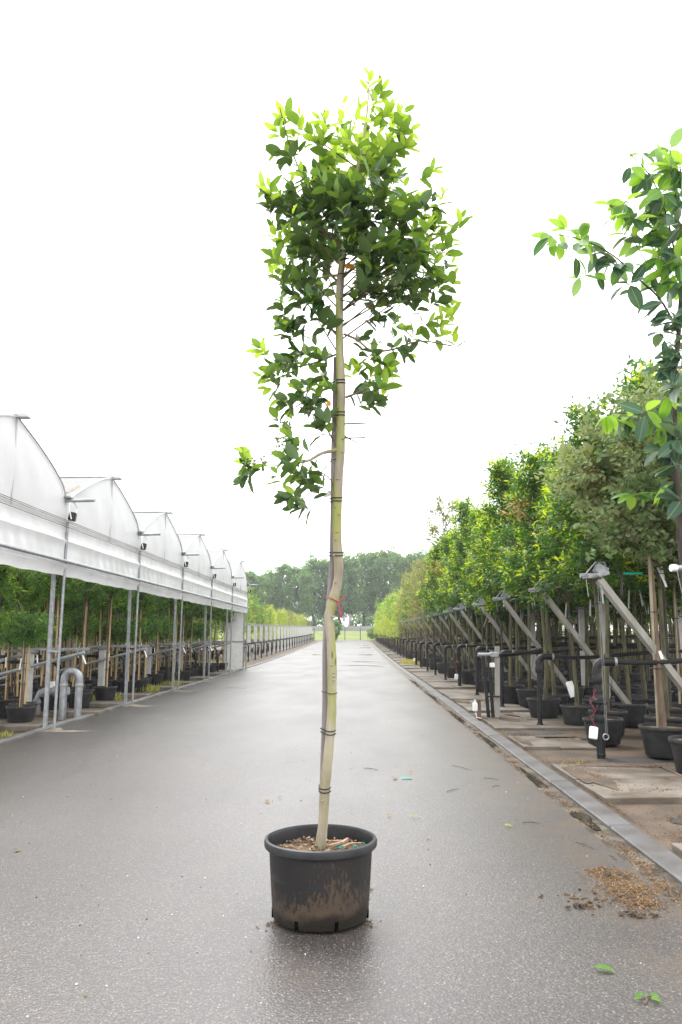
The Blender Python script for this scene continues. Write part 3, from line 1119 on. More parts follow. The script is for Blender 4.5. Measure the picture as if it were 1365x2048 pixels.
for (px, py) in ((672, 1697), (676, 1694), (716, 1690), (703, 1697)):
    b = MB()
    p = at(px, py, pc.y)
    p = on_ground(px, py, 0.37)
    b.tube([p, p + Vector((0.03, 0.01, 0.012)), p + Vector((0.045, -0.01, 0.002))], 0.005, 5)
    b.build('tie_scrap', M['greentie'], soil)

TR = [(641, 1700, 21), (644, 1671, 20.5), (647, 1642, 20), (650, 1580, 20), (655.5, 1525, 20), (661, 1466, 19), (664, 1422, 18.5), (664.5, 1380, 18.5), (664.8, 1334, 18.5), (663.5, 1300, 18.5),
      (662, 1276, 18.5), (659.3, 1252, 19), (659, 1229, 20.5), (667, 1200, 20), (674, 1173, 18.5), (678, 1144, 18), (676.5, 1106, 18.5), (674.3, 1060, 18.5), (675.8, 998, 18), (679, 941, 17.5), (681.8, 903, 17.3), (682, 827, 17),
      (683.3, 789, 17.5), (682, 750, 17), (679.6, 693, 16), (679, 636, 15.5), (681.3, 560, 15), (688, 501, 13), (697, 440, 10), (711, 360, 7.5), (729, 270, 5), (737, 200, 3), (739, 165, 2)]


def zc(p):
    return (Vector(p) - Vector((0, 0, CAM_Z))).dot(CAM_R @ Vector((0, 0, -1)))


TYY = TY + 0.05
tpts = [at(x, y, TYY) for x, y, w_ in TR]
trad = [w_ * 0.5 * zc(p) / F_PX for (x, y, w_), p in zip(TR, tpts)]
trad[0] *= 1.12
# finer interpolation (Catmull-Rom)


def smooth_path(P, Rd, k=4):
    out, ro = [], []
    for i in range(len(P) - 1):
        p0, p1, p2, p3 = P[max(i - 1, 0)], P[i], P[i + 1], P[min(i + 2, len(P) - 1)]
        for j in range(k):
            t = j / k
            out.append(0.5 * ((2 * p1) + (p2 - p0) * t + (2 * p0 - 5 * p1 + 4 * p2 - p3) * t * t + (3 * p1 - p0 - 3 * p2 + p3) * t ** 3))
            ro.append(Rd[i] + (Rd[i + 1] - Rd[i]) * t)
    out.append(P[-1])
    ro.append(Rd[-1])
    return out, ro


sp, sr = smooth_path(tpts, trad, 4)
sr = [x * (1 + 0.03 * math.sin(i * 1.9) + 0.03 * math.sin(i * 0.63)) for i, x in enumerate(sr)]
b = MB()
b.tube([tpts[0] - Vector((0, 0, 0.05))] + sp, [sr[0] * 1.05] + sr, 18)
# pruning knots
for (px, py) in ((686, 906), (674, 1065), (671, 1080), (668, 1112), (679, 1030), (676, 960), (663, 1330), (668, 1345), (668, 1360), (669, 1352), (646, 1600), (686, 880), (681, 600), (671, 1165), (665, 1234), (671, 1015)):
    p = at(px, py, TYY) - Vector((0, 0.028, 0))
    b.ball(p, 0.008, 7, 5, 0, 0.7)
trunk = b.build('trunk', M['bark'], tree)


def trunk_at(py):
    for i in range(len(TR) - 1):
        if TR[i][1] >= py >= TR[i + 1][1]:
            t = (TR[i][1] - py) / (TR[i][1] - TR[i + 1][1])
            return tpts[i].lerp(tpts[i + 1], t), trad[i] + (trad[i + 1] - trad[i]) * t
    return (tpts[-1], trad[-1]) if py < TR[-1][1] else (tpts[0], trad[0])


ST = [(645, 1690), (646, 1560), (649, 1470), (651, 1400), (651, 1300), (654, 1250), (659, 1200), (663, 1150), (665, 1110), (667, 1000), (668, 900), (671, 800), (673, 715)]
b = MB()
sps = [at(x, y, TYY + 0.052) for x, y in ST]
spp, srr = smooth_path(sps, [0.018] * len(sps), 3)
b.tube(spp, srr, 10)
b.build('stake', M['stake'], tree)
for py in (1578, 1463, 1385, 1107, 998, 827, 763, 549):
    p, rr = trunk_at(py)
    s_ = min(spp, key=lambda q: abs(q.z - p.z))
    b = MB()
    two = py not in (1385, 549)
    for dz in ((0.009, -0.011) if two else (0.0,)):
        ring = []
        use_stake = py > 700
        for j in range(22):
            a = 2 * PI * j / 22
            q = Vector((math.cos(a) * (rr + 0.004), math.sin(a) * (rr + 0.004), 0)) + p
            if use_stake and math.sin(a) > 0.1:
                q = Vector((s_.x + math.cos(a) * 0.024, s_.y + math.sin(a) * 0.022, p.z))
            q.z = p.z + dz + 0.006 * math.sin(a)
            ring.append(q)
        b.tube(ring, 0.0035 if two else 0.0022, 5, closed=True)
    b.build('tie_band', M['tie'], tree)
p, rr = trunk_at(1203)
b = MB()
b.tube([p + Vector((math.cos(2 * PI * j / 20) * (rr + 0.004), math.sin(2 * PI * j / 20) * (rr + 0.004), 0.012 - 0.016 * math.cos(2 * PI * j / 20))) for j in range(20)], 0.0035, 5, closed=True)
for tail in (((677, 1202), (683, 1198), (690, 1192)), ((676, 1202), (679, 1214), (684, 1236))):
    pp = [at(x, y, TYY - 0.03) for x, y in tail]
    vs = []
    for i, q in enumerate(pp):
        d = Vector((1, 0.35, 0.15)) if tail[2][1] > 1203 else Vector((0.1, 0.4, 1))
        wd = (0.003, 0.005, 0.006)[i]
        vs += [q - d.normalized() * wd, q + d.normalized() * wd]
    b.add(vs, [(0, 1, 3, 2), (2, 3, 5, 4)])
b.build('ribbon', M['ribbon'], tree)

# cut stubs and the bare branches that show
for (pts_, r0) in [([(686, 848), (712, 847), (738, 848)], 0.006), ([(686, 876), (708, 876), (732, 875)], 0.006), ([(690, 872), (703, 880), (716, 886)], 0.005), ([(673, 871), (655, 870), (643, 869)], 0.005),
                   ([(675, 900), (645, 906), (620, 920), (600, 925)], 0.013), ([(676, 918), (663, 920), (659, 930)], 0.005), ([(690, 927), (697, 913), (703, 900)], 0.003), ([(692, 795), (715, 786), (735, 778)], 0.008),
                   ([(686, 555), (700, 542), (715, 532)], 0.012), ([(676, 551), (655, 552), (637, 557)], 0.010), ([(676, 668), (650, 645), (625, 620), (610, 600)], 0.006), ([(688, 668), (715, 680), (745, 702), (790, 698), (840, 682), (905, 692)], 0.008),
                   ([(672, 709), (640, 722), (605, 732), (560, 738)], 0.007), ([(672, 835), (640, 822), (600, 815)], 0.006), ([(600, 925), (575, 935), (550, 908), (510, 922)], 0.005), ([(551, 905), (562, 860), (587, 815)], 0.004), ([(512, 922), (500, 928), (480, 925)], 0.003), ([(655, 440), (628, 395), (600, 340), (578, 285), (560, 215)], 0.007), ([(597, 925), (580, 950), (570, 960)], 0.005)]:
    b = MB()
    pp = [at(x, y, TYY + (0.0 if i == 0 else -0.02 * i)) for i, (x, y) in enumerate(pts_)]
    q, qr = smooth_path(pp, [r0 * (1 - 0.5 * i / len(pp)) for i in range(len(pp))], 3)
    b.tube(q, qr, 7)
    b.build('branch', M['twig'] if r0 < 0.01 else M['bark'], tree)

# crown: leaf clusters (x, y, radius in px, young share raised where the crown looks lit, depth half-range in m, density)
CL = [(738, 160, 14, 1.0, .02, .8), (752, 198, 26, .9, .1, 1), (775, 228, 36, .8, .2, 1), (742, 246, 30, .7, .2, 1), (802, 252, 24, .8, .15, 1), (815, 290, 18, .6, .2, .8),
      (572, 235, 28, .8, .08, .8), (602, 252, 20, .7, .1, .8), (553, 268, 18, .6, .1, .8), (556, 298, 18, .1, .1, .9), (590, 290, 20, .3, .1, .7), (585, 318, 14, .0, .1, .8),
      (680, 232, 20, .8, .15, .8), (660, 272, 34, .75, .2, 1), (700, 275, 38, .7, .3, 1), (742, 292, 42, .6, .35, 1.1), (636, 298, 22, .6, .2, .8), (785, 292, 30, .4, .3, 1), (790, 335, 26, .2, .3, 1),
      (660, 330, 42, .6, .35, 1.1), (708, 342, 48, .7, .45, 1.2), (756, 350, 44, .4, .45, 1.2), (625, 355, 28, .4, .25, .9), (640, 385, 38, .1, .4, 1.2),
      (526, 378, 25, .95, .1, .8), (550, 395, 28, .75, .15, .9), (578, 405, 32, .2, .2, 1), (612, 418, 40, .05, .35, 1.3), (528, 412, 18, .1, .1, .8), (565, 430, 24, .0, .2, 1),
      (655, 405, 50, .05, .5, 1.4), (705, 405, 50, .1, .55, 1.4), (752, 412, 46, .1, .5, 1.3), (800, 402, 32, .3, .3, .9), (660, 450, 48, .0, .5, 1.4), (712, 455, 48, .05, .5, 1.3),
      (857, 365, 24, .8, .12, .8), (874, 392, 22, .4, .15, .8), (828, 392, 26, .5, .2, .7), (850, 420, 26, .1, .2, .8),
      (795, 445, 36, .35, .35, 1.1), (792, 485, 42, .3, .4, 1.2), (835, 470, 32, .3, .3, 1), (880, 472, 32, .7, .2, 1), (918, 455, 22, .85, .1, .8), (905, 492, 26, .6, .15, .9), (858, 508, 38, .35, .3, 1.1), (900, 520, 22, .4, .2, .9),
      (572, 468, 28, .9, .15, .9), (556, 485, 20, .8, .1, .8), (598, 478, 28, .2, .25, .9), (620, 495, 38, .0, .4, 1.2), (575, 520, 30, .5, .2, 1), (563, 550, 22, .5, .15, .9), (598, 555, 38, .1, .3, 1.2), (640, 540, 34, .0, .35, 1.1), (585, 580, 24, .1, .2, 1),
      (735, 500, 40, .1, .45, 1.2), (690, 430, 22, .1, .05, 1.2), (684, 472, 20, .0, .05, 1.2), (700, 500, 20, .1, .05, 1.2), (672, 505, 18, .0, .05, 1.1), (735, 545, 40, .0, .4, 1.3), (782, 535, 44, .1, .4, 1.3), (828, 550, 40, .1, .35, 1.2), (872, 558, 34, .4, .25, 1.1), (902, 548, 18, .6, .1, .8), (757, 585, 32, .0, .3, 1.1), (802, 590, 32, .0, .3, 1.1), (842, 590, 28, .1, .2, 1), (876, 590, 18, .2, .15, .9), (722, 590, 22, .0, .2, .9), (772, 620, 16, 0, .15, .8), (744, 628, 10, 0, .1, .8),
      (602, 600, 26, .1, .2, .9), (645, 605, 24, .0, .2, 1), (566, 620, 16, .1, .1, .7), (632, 632, 22, .05, .2, .9), (602, 632, 22, .05, .15, .8), (660, 628, 14, 0, .15, .8),
      (560, 655, 18, .4, .1, .7), (582, 672, 20, .3, .1, .8), (590, 655, 14, .2, .1, .7), (645, 655, 14, 0, .15, .7),
      (520, 712, 16, .8, .05, .6), (540, 735, 20, .3, .1, .8), (558, 718, 18, .2, .1, .8), (596, 708, 30, .0, .2, 1), (636, 706, 26, .05, .2, 1), (580, 745, 24, .05, .15, .9), (632, 745, 26, .0, .2, .9), (655, 725, 16, 0, .2, .8),
      (548, 782, 26, .35, .12, .9), (580, 800, 26, .1, .2, .9), (608, 785, 32, .1, .25, 1.1), (640, 790, 26, .3, .2, 1), (618, 825, 26, .15, .2, .9), (560, 845, 20, .1, .1, .8), (585, 868, 14, .2, .1, .7), (565, 800, 20, .1, .12, .8), (648, 835, 16, .1, .15, .8), (640, 862, 10, 0, .05, .6),
      (478, 913, 16, .8, .05, .7), (500, 922, 18, .6, .06, .8), (488, 950, 14, .1, .05, .7), (520, 942, 16, .1, .05, .7), (570, 905, 20, .1, .12, .8), (598, 898, 26, .35, .15, .9), (562, 945, 22, .05, .12, .9), (600, 940, 32, .0, .2, 1), (635, 940, 24, .0, .2, .9), (618, 975, 24, .1, .2, .9), (642, 968, 16, .1, .15, .9), (590, 985, 22, .1, .12, .8), (578, 1004, 14, .0, .08, .7), (608, 1008, 14, .0, .08, .7),
      (728, 668, 26, .1, .15, .9), (752, 690, 22, .1, .15, .8), (782, 655, 24, .4, .15, .8), (815, 668, 22, .3, .12, .8), (845, 655, 22, .5, .12, .9), (876, 640, 22, .7, .1, .9), (898, 626, 14, .8, .06, .7), (868, 672, 16, .5, .1, .7), (905, 680, 12, .6, .05, .6), (818, 702, 12, 0, .08, .6), (790, 690, 14, .1, .1, .7),
      (712, 742, 16, .8, .1, .8), (735, 740, 26, .6, .15, .9), (765, 728, 22, .3, .15, .9), (778, 755, 22, .5, .12, .9), (720, 772, 22, .1, .18, 1), (752, 785, 24, .2, .15, .9), (785, 775, 16, .7, .08, .8), (735, 808, 18, .0, .12, .8), (755, 812, 10, .1, .08, .7)]
lv = Leaves(segs=4, fold=0.35, curl=0.15, shape=0.92, waves=0.12)
tw = MB()
r = random.Random(11)
MAXY = 0
for (cx, cy, rad, yg, dep, den) in CL:
    y0 = TYY + r.uniform(-dep, dep) * 0.6 - (0.2 if dep == .05 and rad > 17 else 0)
    c = at(cx, cy, y0)
    s_ = zc(c) / F_PX
    n = max(7, int(min(den, 1.2) * (0.0052 if cy < 560 else 0.0046) * PI * rad * rad * (1 + dep * 1.6)))
    ns = max(1, round(n / 6))
    tp, _ = trunk_at(min(1000, cy + 60 + abs(cx - 690) * 0.35))
    out = (c - tp)
    out.z *= 0.35
    out = out.normalized() if out.length > 1e-3 else Vector((0, 0, 1))
    if cy < 600 or yg > 0.5:
        gd = out * 0.55 + Vector((0, 0, 0.85))
    else:
        gd = out * 0.9 + Vector((0, 0, 0.1 + 0.5 * yg))
    # limb from the trunk to the cluster
    if rad > 21 and abs(cx - 685) > 30 and not (cx > 690 and cy > 560) and r.random() < (0.6 if cy < 560 else 0.3):
        mid = tp.lerp(c, 0.55) + Vector((0, 0, 0.03)) + rvec(r) * 0.03
        q, qr = smooth_path([tp, mid, c], [0.006, 0.0045, 0.003], 3)
        tw.tube(q, qr, 5, cap=False)
    for i in range(ns):
        rv = rvec(r)
        off = Vector((rv.x * rad * s_, rv.y * max(dep, rad * s_ * 0.8), rv.z * rad * s_)) * (r.random() ** 0.45) * 0.85
        d = (gd + rvec(r) * 0.75).normalized()
        ln = 0.13 * r.uniform(0.7, 1.25)
        p0 = c + off - d * ln * 0.6
        k = max(4, int(n / ns + r.uniform(-1, 1.5)))
        shoot(lv, r, p0, d, ln, k, 0.128, 0.064, (0, 1, 2), 0.45, min(1, yg * r.uniform(0.85, 1.3) + 0.08) if r.random() < 0.5 + yg else 0.0, 0.95, 0.05 if yg > 0.4 else 0.25, tw, 0.0025)
lv.add(at(712, 536, TYY - 0.06), (-1, -0.1, 0.1), (0.1, -1, 0.5), 0.08, 0.055, 3, 0.5, 0.1)
lv.add(at(655, 800, TYY - 0.06), (0.4, -0.1, -1), (0.1, -1, 0.2), 0.05, 0.03, 3, 0.5, 0.1)
lv.build('foliage', [M['old'], M['mid'], M['young'], M['orange']], tree)
tag(tw.build('twig_work', M['twig'], tree), kind='stuff')
for (px, py) in ((652, 395), (690, 375), (705, 388), (575, 405), (600, 410), (620, 425), (640, 405), (560, 740), (575, 735), (585, 738), (760, 560), (800, 600), (830, 560), (845, 525), (795, 575), (500, 925), (495, 935), (525, 925), (572, 850), (560, 880), (750, 685), (745, 710), (735, 775), (600, 1000), (715, 405), (760, 405), (665, 380)):
    b = MB()
    c = at(px, py, TYY - 0.1 - 0.1 * r.random())
    for i in range(r.randint(6, 11)):
        b.ball(c + rvec(r) * r.uniform(0.01, 0.045), r.uniform(0.006, 0.0085), 7, 5)
    b.build('berry_cluster', M['berry'], tree)

# ------------------------------------------------------------------ prototypes of the nursery trees
def make_pot(root, rt=0.31, h=0.42, mat='potplastic', seg=24):
    b = MB()
    b.lathe([(0.0, 0.005), (rt * 0.74, 0.005), (rt * 0.78, 0.02), (rt * 0.94, h * 0.86), (rt * 0.985, h * 0.865), (rt, h * 0.88), (rt * 1.01, h * 0.97), (rt * 0.985, h), (rt * 0.94, h * 0.99), (rt * 0.93, h * 0.88)], seg)
    p = b.build('pot', M[mat], root)
    b = MB()
    vs = [(0, 0, h * 0.93)]
    r = random.Random(int(rt * 1000))
    for i in (1, 2, 3):
        for j in range(16):
            a = 2 * PI * j / 16
            vs.append((rt * 0.935 * i / 3 * math.cos(a), rt * 0.935 * i / 3 * math.sin(a), h * (0.93 - 0.01 * i) + (r.uniform(-0.01, 0.012) if i < 3 else 0)))
    fs = [(0, 1 + j, 1 + (j + 1) % 16) for j in range(16)]
    for i in range(2):
        for j in range(16):
            j2 = (j + 1) % 16
            fs.append((1 + i * 16 + j, 1 + i * 16 + 16 + j, 1 + i * 16 + 16 + j2, 1 + i * 16 + j2))
    b.add(vs, fs)
    b.build('soil', M['potsoil'], p)
    return p


def crown(root, seed, z0, z1, rad, nclump, nshoot, nleaf, L, W, mats, young=0.4, prof=None, up=0.6, spread=0.9, droop=0.3, segs=2, slen=0.3, cl=0.35, twmat='twig', stem=None, bronze=0, tint0=0.5, name='crown'):
    """Foliage gathered in clumps round a stem: clump centres inside a profile of revolution, leafy shoots round each."""
    r = random.Random(seed)
    lv = Leaves(segs=segs, fold=0.3, curl=0.15)
    tw = MB()
    prof = prof or (lambda t: math.sin(PI * (0.12 + 0.8 * t)) ** 0.7)
    for i in range(nclump):
        t = (i + r.random()) / nclump
        z = z0 + (z1 - z0) * t
        a = i * 2.4 + r.uniform(-0.5, 0.5)
        rr = rad * prof(t) * (0.25 + 0.75 * math.sqrt(r.random()))
        sx = stem(z) if stem else Vector((0, 0, z))
        c = Vector((sx.x + rr * math.cos(a), sx.y + rr * math.sin(a), z))
        st = stem(max(z0 - 0.1, z - rr * 0.9 - 0.1)) if stem else Vector((0, 0, max(z0 - 0.1, z - rr * 0.9 - 0.1)))
        q, qr = smooth_path([st, st.lerp(c, 0.5) + Vector((0, 0, 0.06)) + rvec(r) * 0.05, c], [0.014 * L / 0.12, 0.01 * L / 0.12, 0.006 * L / 0.12], 2)
        tw.tube(q, qr, 4, cap=False)
        out = Vector((math.cos(a), math.sin(a), 0)) * min(1, rr / (rad * 0.5 + 1e-6))
        bz = bronze and r.random() < bronze
        for j in range(nshoot):
            d = (out * (1 - up * 0.5) + Vector((0, 0, up)) + rvec(r) * 0.8).normalized()
            off = rvec(r) * cl * r.random() ** 0.4
            p0 = c + off - d * slen * 0.5
            outer = (off.dot(out) + off.z) / cl > -0.1  # bright young leaves kept to outer tops, painting them lit over a dark inside
            shoot(lv, r, p0, d, slen * r.uniform(0.7, 1.3), nleaf, L, W, (0, 1, 2) if not bz else (0, 3, 3), tint0, young * r.uniform(0.6, 1.3) if outer and r.random() < 0.8 else 0.0, spread, droop, tw if j % 2 == 0 else None, 0.004 * L / 0.12)
    m = [M[k] for k in mats]
    o = lv.build(name, m, root)
    tw.build('branchwork', M[twmat], root)
    return o


def stem_fn(seed, amp=0.08):
    r = random.Random(seed)
    a, b_, c_ = r.uniform(0, 6), r.uniform(0, 6), r.uniform(-0.02, 0.02)
    return lambda z: Vector((amp * math.sin(z * 0.7 + a) * min(1, z) - amp * math.sin(a) * 0 + c_ * z, amp * math.sin(z * 0.9 + b_) * min(1, z), z))


def stem_part(root, fn, z0, z1, r0, r1, mat, n=8, name='trunk'):
    b = MB()
    k = 16
    b.tube([fn(z0 + (z1 - z0) * i / k) for i in range(k + 1)], [(r0 + (r1 - r0) * i / k) * (1 + 0.05 * math.sin(i * 2.1)) for i in range(k + 1)], n)
    return b.build(name, M[mat], root)


def cane_part(root, x, y, z0, z1, lean=(0, 0), rad=0.014, mat='cane'):
    b = MB()
    k = 10
    pts, rs = [], []
    for i in range(k + 1):
        t = i / k
        for dt, rr in ((-0.006, rad), (0.0, rad * 1.16), (0.006, rad)) if 0 < i < k else ((0, rad),):
            pts.append((x + lean[0] * t, y + lean[1] * t, z0 + (z1 - z0) * (t + dt)))
            rs.append(rr)
    b.tube(pts, rs, 7)
    return b.build('cane', M[mat], root)


def tag_part(root, x, y, z, a=0.0, L=0.2, curl=0.4):
    b = MB()
    vs = []
    for i in range(6):
        t = i / 5
        px = x + 0.02 + L * 0.45 * math.sin(curl * t * 2)
        pz = z - L * t * (1 - 0.25 * curl * t)
        for s_ in (-0.016, 0.016):
            vs.append((px + s_ * 0.5, y - 0.02 + s_ * math.cos(a), pz + s_ * 0.35))
    b.add(vs, [(2 * i, 2 * i + 1, 2 * i + 3, 2 * i + 2) for i in range(5)])
    return b.build('paper_tag', M['tag'], root)


def band_part(root, fn, z, rr, mat='tie'):
    b = MB()
    p = fn(z)
    b.tube([p + Vector((math.cos(2 * PI * j / 10) * rr, math.sin(2 * PI * j / 10) * rr, 0)) for j in range(10)], 0.007, 4, closed=True)
    return b.build('tie_band', M[mat], root)


# -- glossy bright green trees of the near rows (three crowns)
PHO = []
for s in range(4):
    t = thing('potted_row_tree', 'x', 'potted tree')
    make_pot(t)
    fn = stem_fn(20 + s, 0.05)
    stem_part(t, fn, 0.36, 5.0, 0.04, 0.013, ('trunk', 'trunk', 'darktrunk', 'trunk')[s])
    crown(t, 100 + s, 2.7, 5.35 + 0.3 * (s % 2), 0.6, 24, 19, 9, 0.155, 0.05, ('pho', 'pho', 'phoy', 'phor'), 0.75, lambda q: (0.75 + 0.5 * math.sin(PI * min(1, q * 1.3))) * (1 - 0.72 * q ** 1.7), 0.85, 0.95, 0.45, 2, 0.32, 0.28, stem=fn, bronze=0.05)
    tag_part(t, fn(2.5).x + 0.03, -0.07, 2.6, 0.3, 0.34, (0.1, 0.5, 0.2, -0.4)[s])
    band_part(t, fn, 2.3, 0.055, 'tie' if s % 2 else 'greentie')
    PHO.append(Proto(t))
# -- olive grey tree with a cane and forked top
OLV = []
for s in range(2):
    t = thing('potted_olive_tree', 'x', 'potted tree')
    make_pot(t)
    fn = stem_fn(40 + s, 0.03)
    stem_part(t, fn, 0.36, 4.4, 0.045, 0.014, 'browntrunk')
    cane_part(t, -0.075, -0.02, 0.38, 3.5, (0.02, 0), 0.022, 'greycane')
    crown(t, 140 + s, 3.0, 5.0, 1.1, 32, 23, 9, 0.11, 0.068, ('olive', 'olive', 'olive', 'phor'), 0.3, None, 0.45, 1.0, 0.15, 2, 0.32, 0.40, stem=fn)
    for z in (1.2, 2.0, 2.75):
        band_part(t, fn, z, 0.06)
    tag_part(t, 0.05, -0.05, 1.45, 0.3, 0.12)
    OLV.append(Proto(t))
# -- dull thin trees of the middle rows, pale green bushy ones farther on
DUL = []
for s in range(2):
    t = thing('potted_thin_tree', 'x', 'potted tree')
    make_pot(t)
    fn = stem_fn(60 + s, 0.06)
    stem_part(t, fn, 0.36, 5.2, 0.04, 0.01, 'browntrunk')
    crown(t, 160 + s, 2.1, 5.4 - 0.4 * s, 0.75, 22, 12, 9, 0.15, 0.045, ('dull', 'dull', 'pale', 'phor'), 0.4, None, 0.8, 0.8, 0.15, 1, 0.38, 0.34, stem=fn)
    cane_part(t, 0.06, 0.03, 0.38, 5.0 + 0.5 * s, (0.03, 0), 0.018, 'greycane')
    DUL.append(Proto(t))
PAL = []
for s in range(2):
    t = thing('potted_bushy_tree', 'x', 'potted tree')
    make_pot(t)
    fn = stem_fn(70 + s, 0.04)
    stem_part(t, fn, 0.36, 4.4, 0.035, 0.01, 'browntrunk')
    crown(t, 170 + s, 1.35, 4.5 + 0.4 * s, 0.85, 24, 12, 9, 0.17, 0.06, ('pale', 'pale', 'phoy', 'phor'), 0.5, lambda q: 1 - 0.75 * q, 0.85, 0.8, 0.1, 1, 0.38, 0.4, stem=fn)
    cane_part(t, 0.05, 0.03, 0.38, 4.9 + 0.4 * s, (0.02, 0), 0.02, 'cane')
    PAL.append(Proto(t))
GRN = []
for s in range(2):
    t = thing('potted_leafy_tree', 'x', 'potted tree')
    make_pot(t)
    fn = stem_fn(80 + s, 0.04)
    stem_part(t, fn, 0.36, 4.4, 0.04, 0.01, 'trunk')
    crown(t, 180 + s, 2.2, 4.9, 0.85, 17, 9, 9, 0.17, 0.09, ('mid', 'mid', 'young', 'phor'), 0.4, None, 0.7, 0.95, 0.2, 1, 0.36, 0.4, stem=fn)
    cane_part(t, 0.05, 0.03, 0.38, 3.6 + 0.4 * s, (0.02, 0), 0.02, 'cane')
    GRN.append(Proto(t))
# -- clipped round-headed standards under the greenhouse
TOP = []
for s in range(5):
    t = thing('potted_standard_tree', 'x', 'potted tree')
    make_pot(t, 0.27, 0.36)
    tall = s < 3
    fn = stem_fn(90 + s, 0.015)
    zt = 2.62 if tall else 1.72
    stem_part(t, fn, 0.3, zt + 0.25, 0.02, 0.014, 'browntrunk', 6)
    cane_part(t, -0.045, -0.03, 0.32, zt + 0.05, ((0.1, -0.06, 0.0, 0.03, -0.04)[s], 0), 0.022)
    if tall:
        crown(t, 200 + s, zt - 0.08, zt + 0.62, 0.46, 12, 10, 9, 0.17, 0.042, ('top', 'top', 'topy', 'phor'), 0.6, lambda q: math.sin(PI * (0.2 + 0.65 * q)), 0.3, 1.0, 0.45, 2, 0.24, 0.26, stem=fn)  # larger young share than the short heads, painting the top band as lit
    else:
        crown(t, 200 + s, zt - 0.08, zt + 0.34, 0.38, 11, 10, 9, 0.14, 0.034, ('top', 'top', 'topy', 'phor'), 0.22, lambda q: math.sin(PI * (0.2 + 0.6 * q)), 0.25, 1.0, 0.4, 2, 0.22, 0.24, stem=fn)
    for z in (0.75, 1.15, 1.6):
        band_part(t, fn, z, 0.035)
    if s in (0, 2, 3):
        tag_part(t, -0.04, -0.05, 1.45 if tall else 1.25, 0.3, 0.24, (0.7, 0, 0.5, 0.3)[s])
    TOP.append(Proto(t))


def in_view(x, y, mrg=0.9):
    px = 710 + x / y * 1560
    m = mrg * 1560 / y
    return -m < px < 1365 + m


# ------------------------------------------------------------------ rows of trees, standpipes and braces beside the road
def brace_proto():
    t = thing('wire_brace', 'x', 'brace')
    b = MB()
    p0, p1 = Vector((0, 0, 2.36)), Vector((1.72, 0, -0.03))
    d = (p1 - p0)
    ang = math.atan2(d.x, -d.z)
    b.box((p0 + p1) / 2, (0.175, 0.08, d.length), 0, Euler((0, PI - ang, 0)) if False else rot_to(-d), 0.008)
    b.build('beam', M['beam'], t)
    b = MB()
    b.box((-0.02, 0, 2.43), (0.3, 0.13, 0.07), 0, Euler((0, R(-10), 0)), 0.012)
    b.box((0.03, -0.055, 2.5), (0.16, 0.02, 0.13), 0, Euler((0, R(30), 0)), 0.006)
    b.box((0.03, 0.055, 2.5), (0.16, 0.02, 0.13), 0, Euler((0, R(30), 0)), 0.006)
    b.tube([(-0.26, 0, 2.42), (0.06, 0, 2.42)], 0.035, 10)
    b.tube([(-0.2, -0.06, 2.44), (-0.06, -0.075, 2.6), (0.06, -0.075, 2.6), (0.1, -0.07, 2.48)], 0.008, 5)
    b.tube([(-0.24, -0.04, 2.38), (-0.05, -0.07, 2.42), (0.02, -0.07, 2.39)], 0.009, 5)
    br = b.build('clamp_bracket', M['galv'], t)
    b = MB()
    b.tube([(0.26, -0.03, 2.46), (0.3, -0.05, 2.36), (0.27, -0.06, 2.14)], 0.017, 6)
    b.build('tension_lever', M['black'], br)
    b = MB()
    b.tube([(0.1, 0, 2.45), (3.0, 0, 2.44), (6.0, 0.02, 2.42), (12.0, 0, 2.44)], 0.006, 5)
    wv = b.build('tension_wire', M['tie'], t)
    b = MB()
    b.tube([(0.34, 0, 2.447), (0.6, 0, 2.447)], 0.017, 6)
    b.build('wire_sleeve', M['greentie'], wv)
    for (x, z, L, c) in ((-0.22, 2.36, 0.24, 0.1), (-0.05, 2.36, 0.22, 0.35)):
        tag_part(t, x, -0.05, z, 0.3, L, c)
    return Proto(t)


BR = brace_proto()


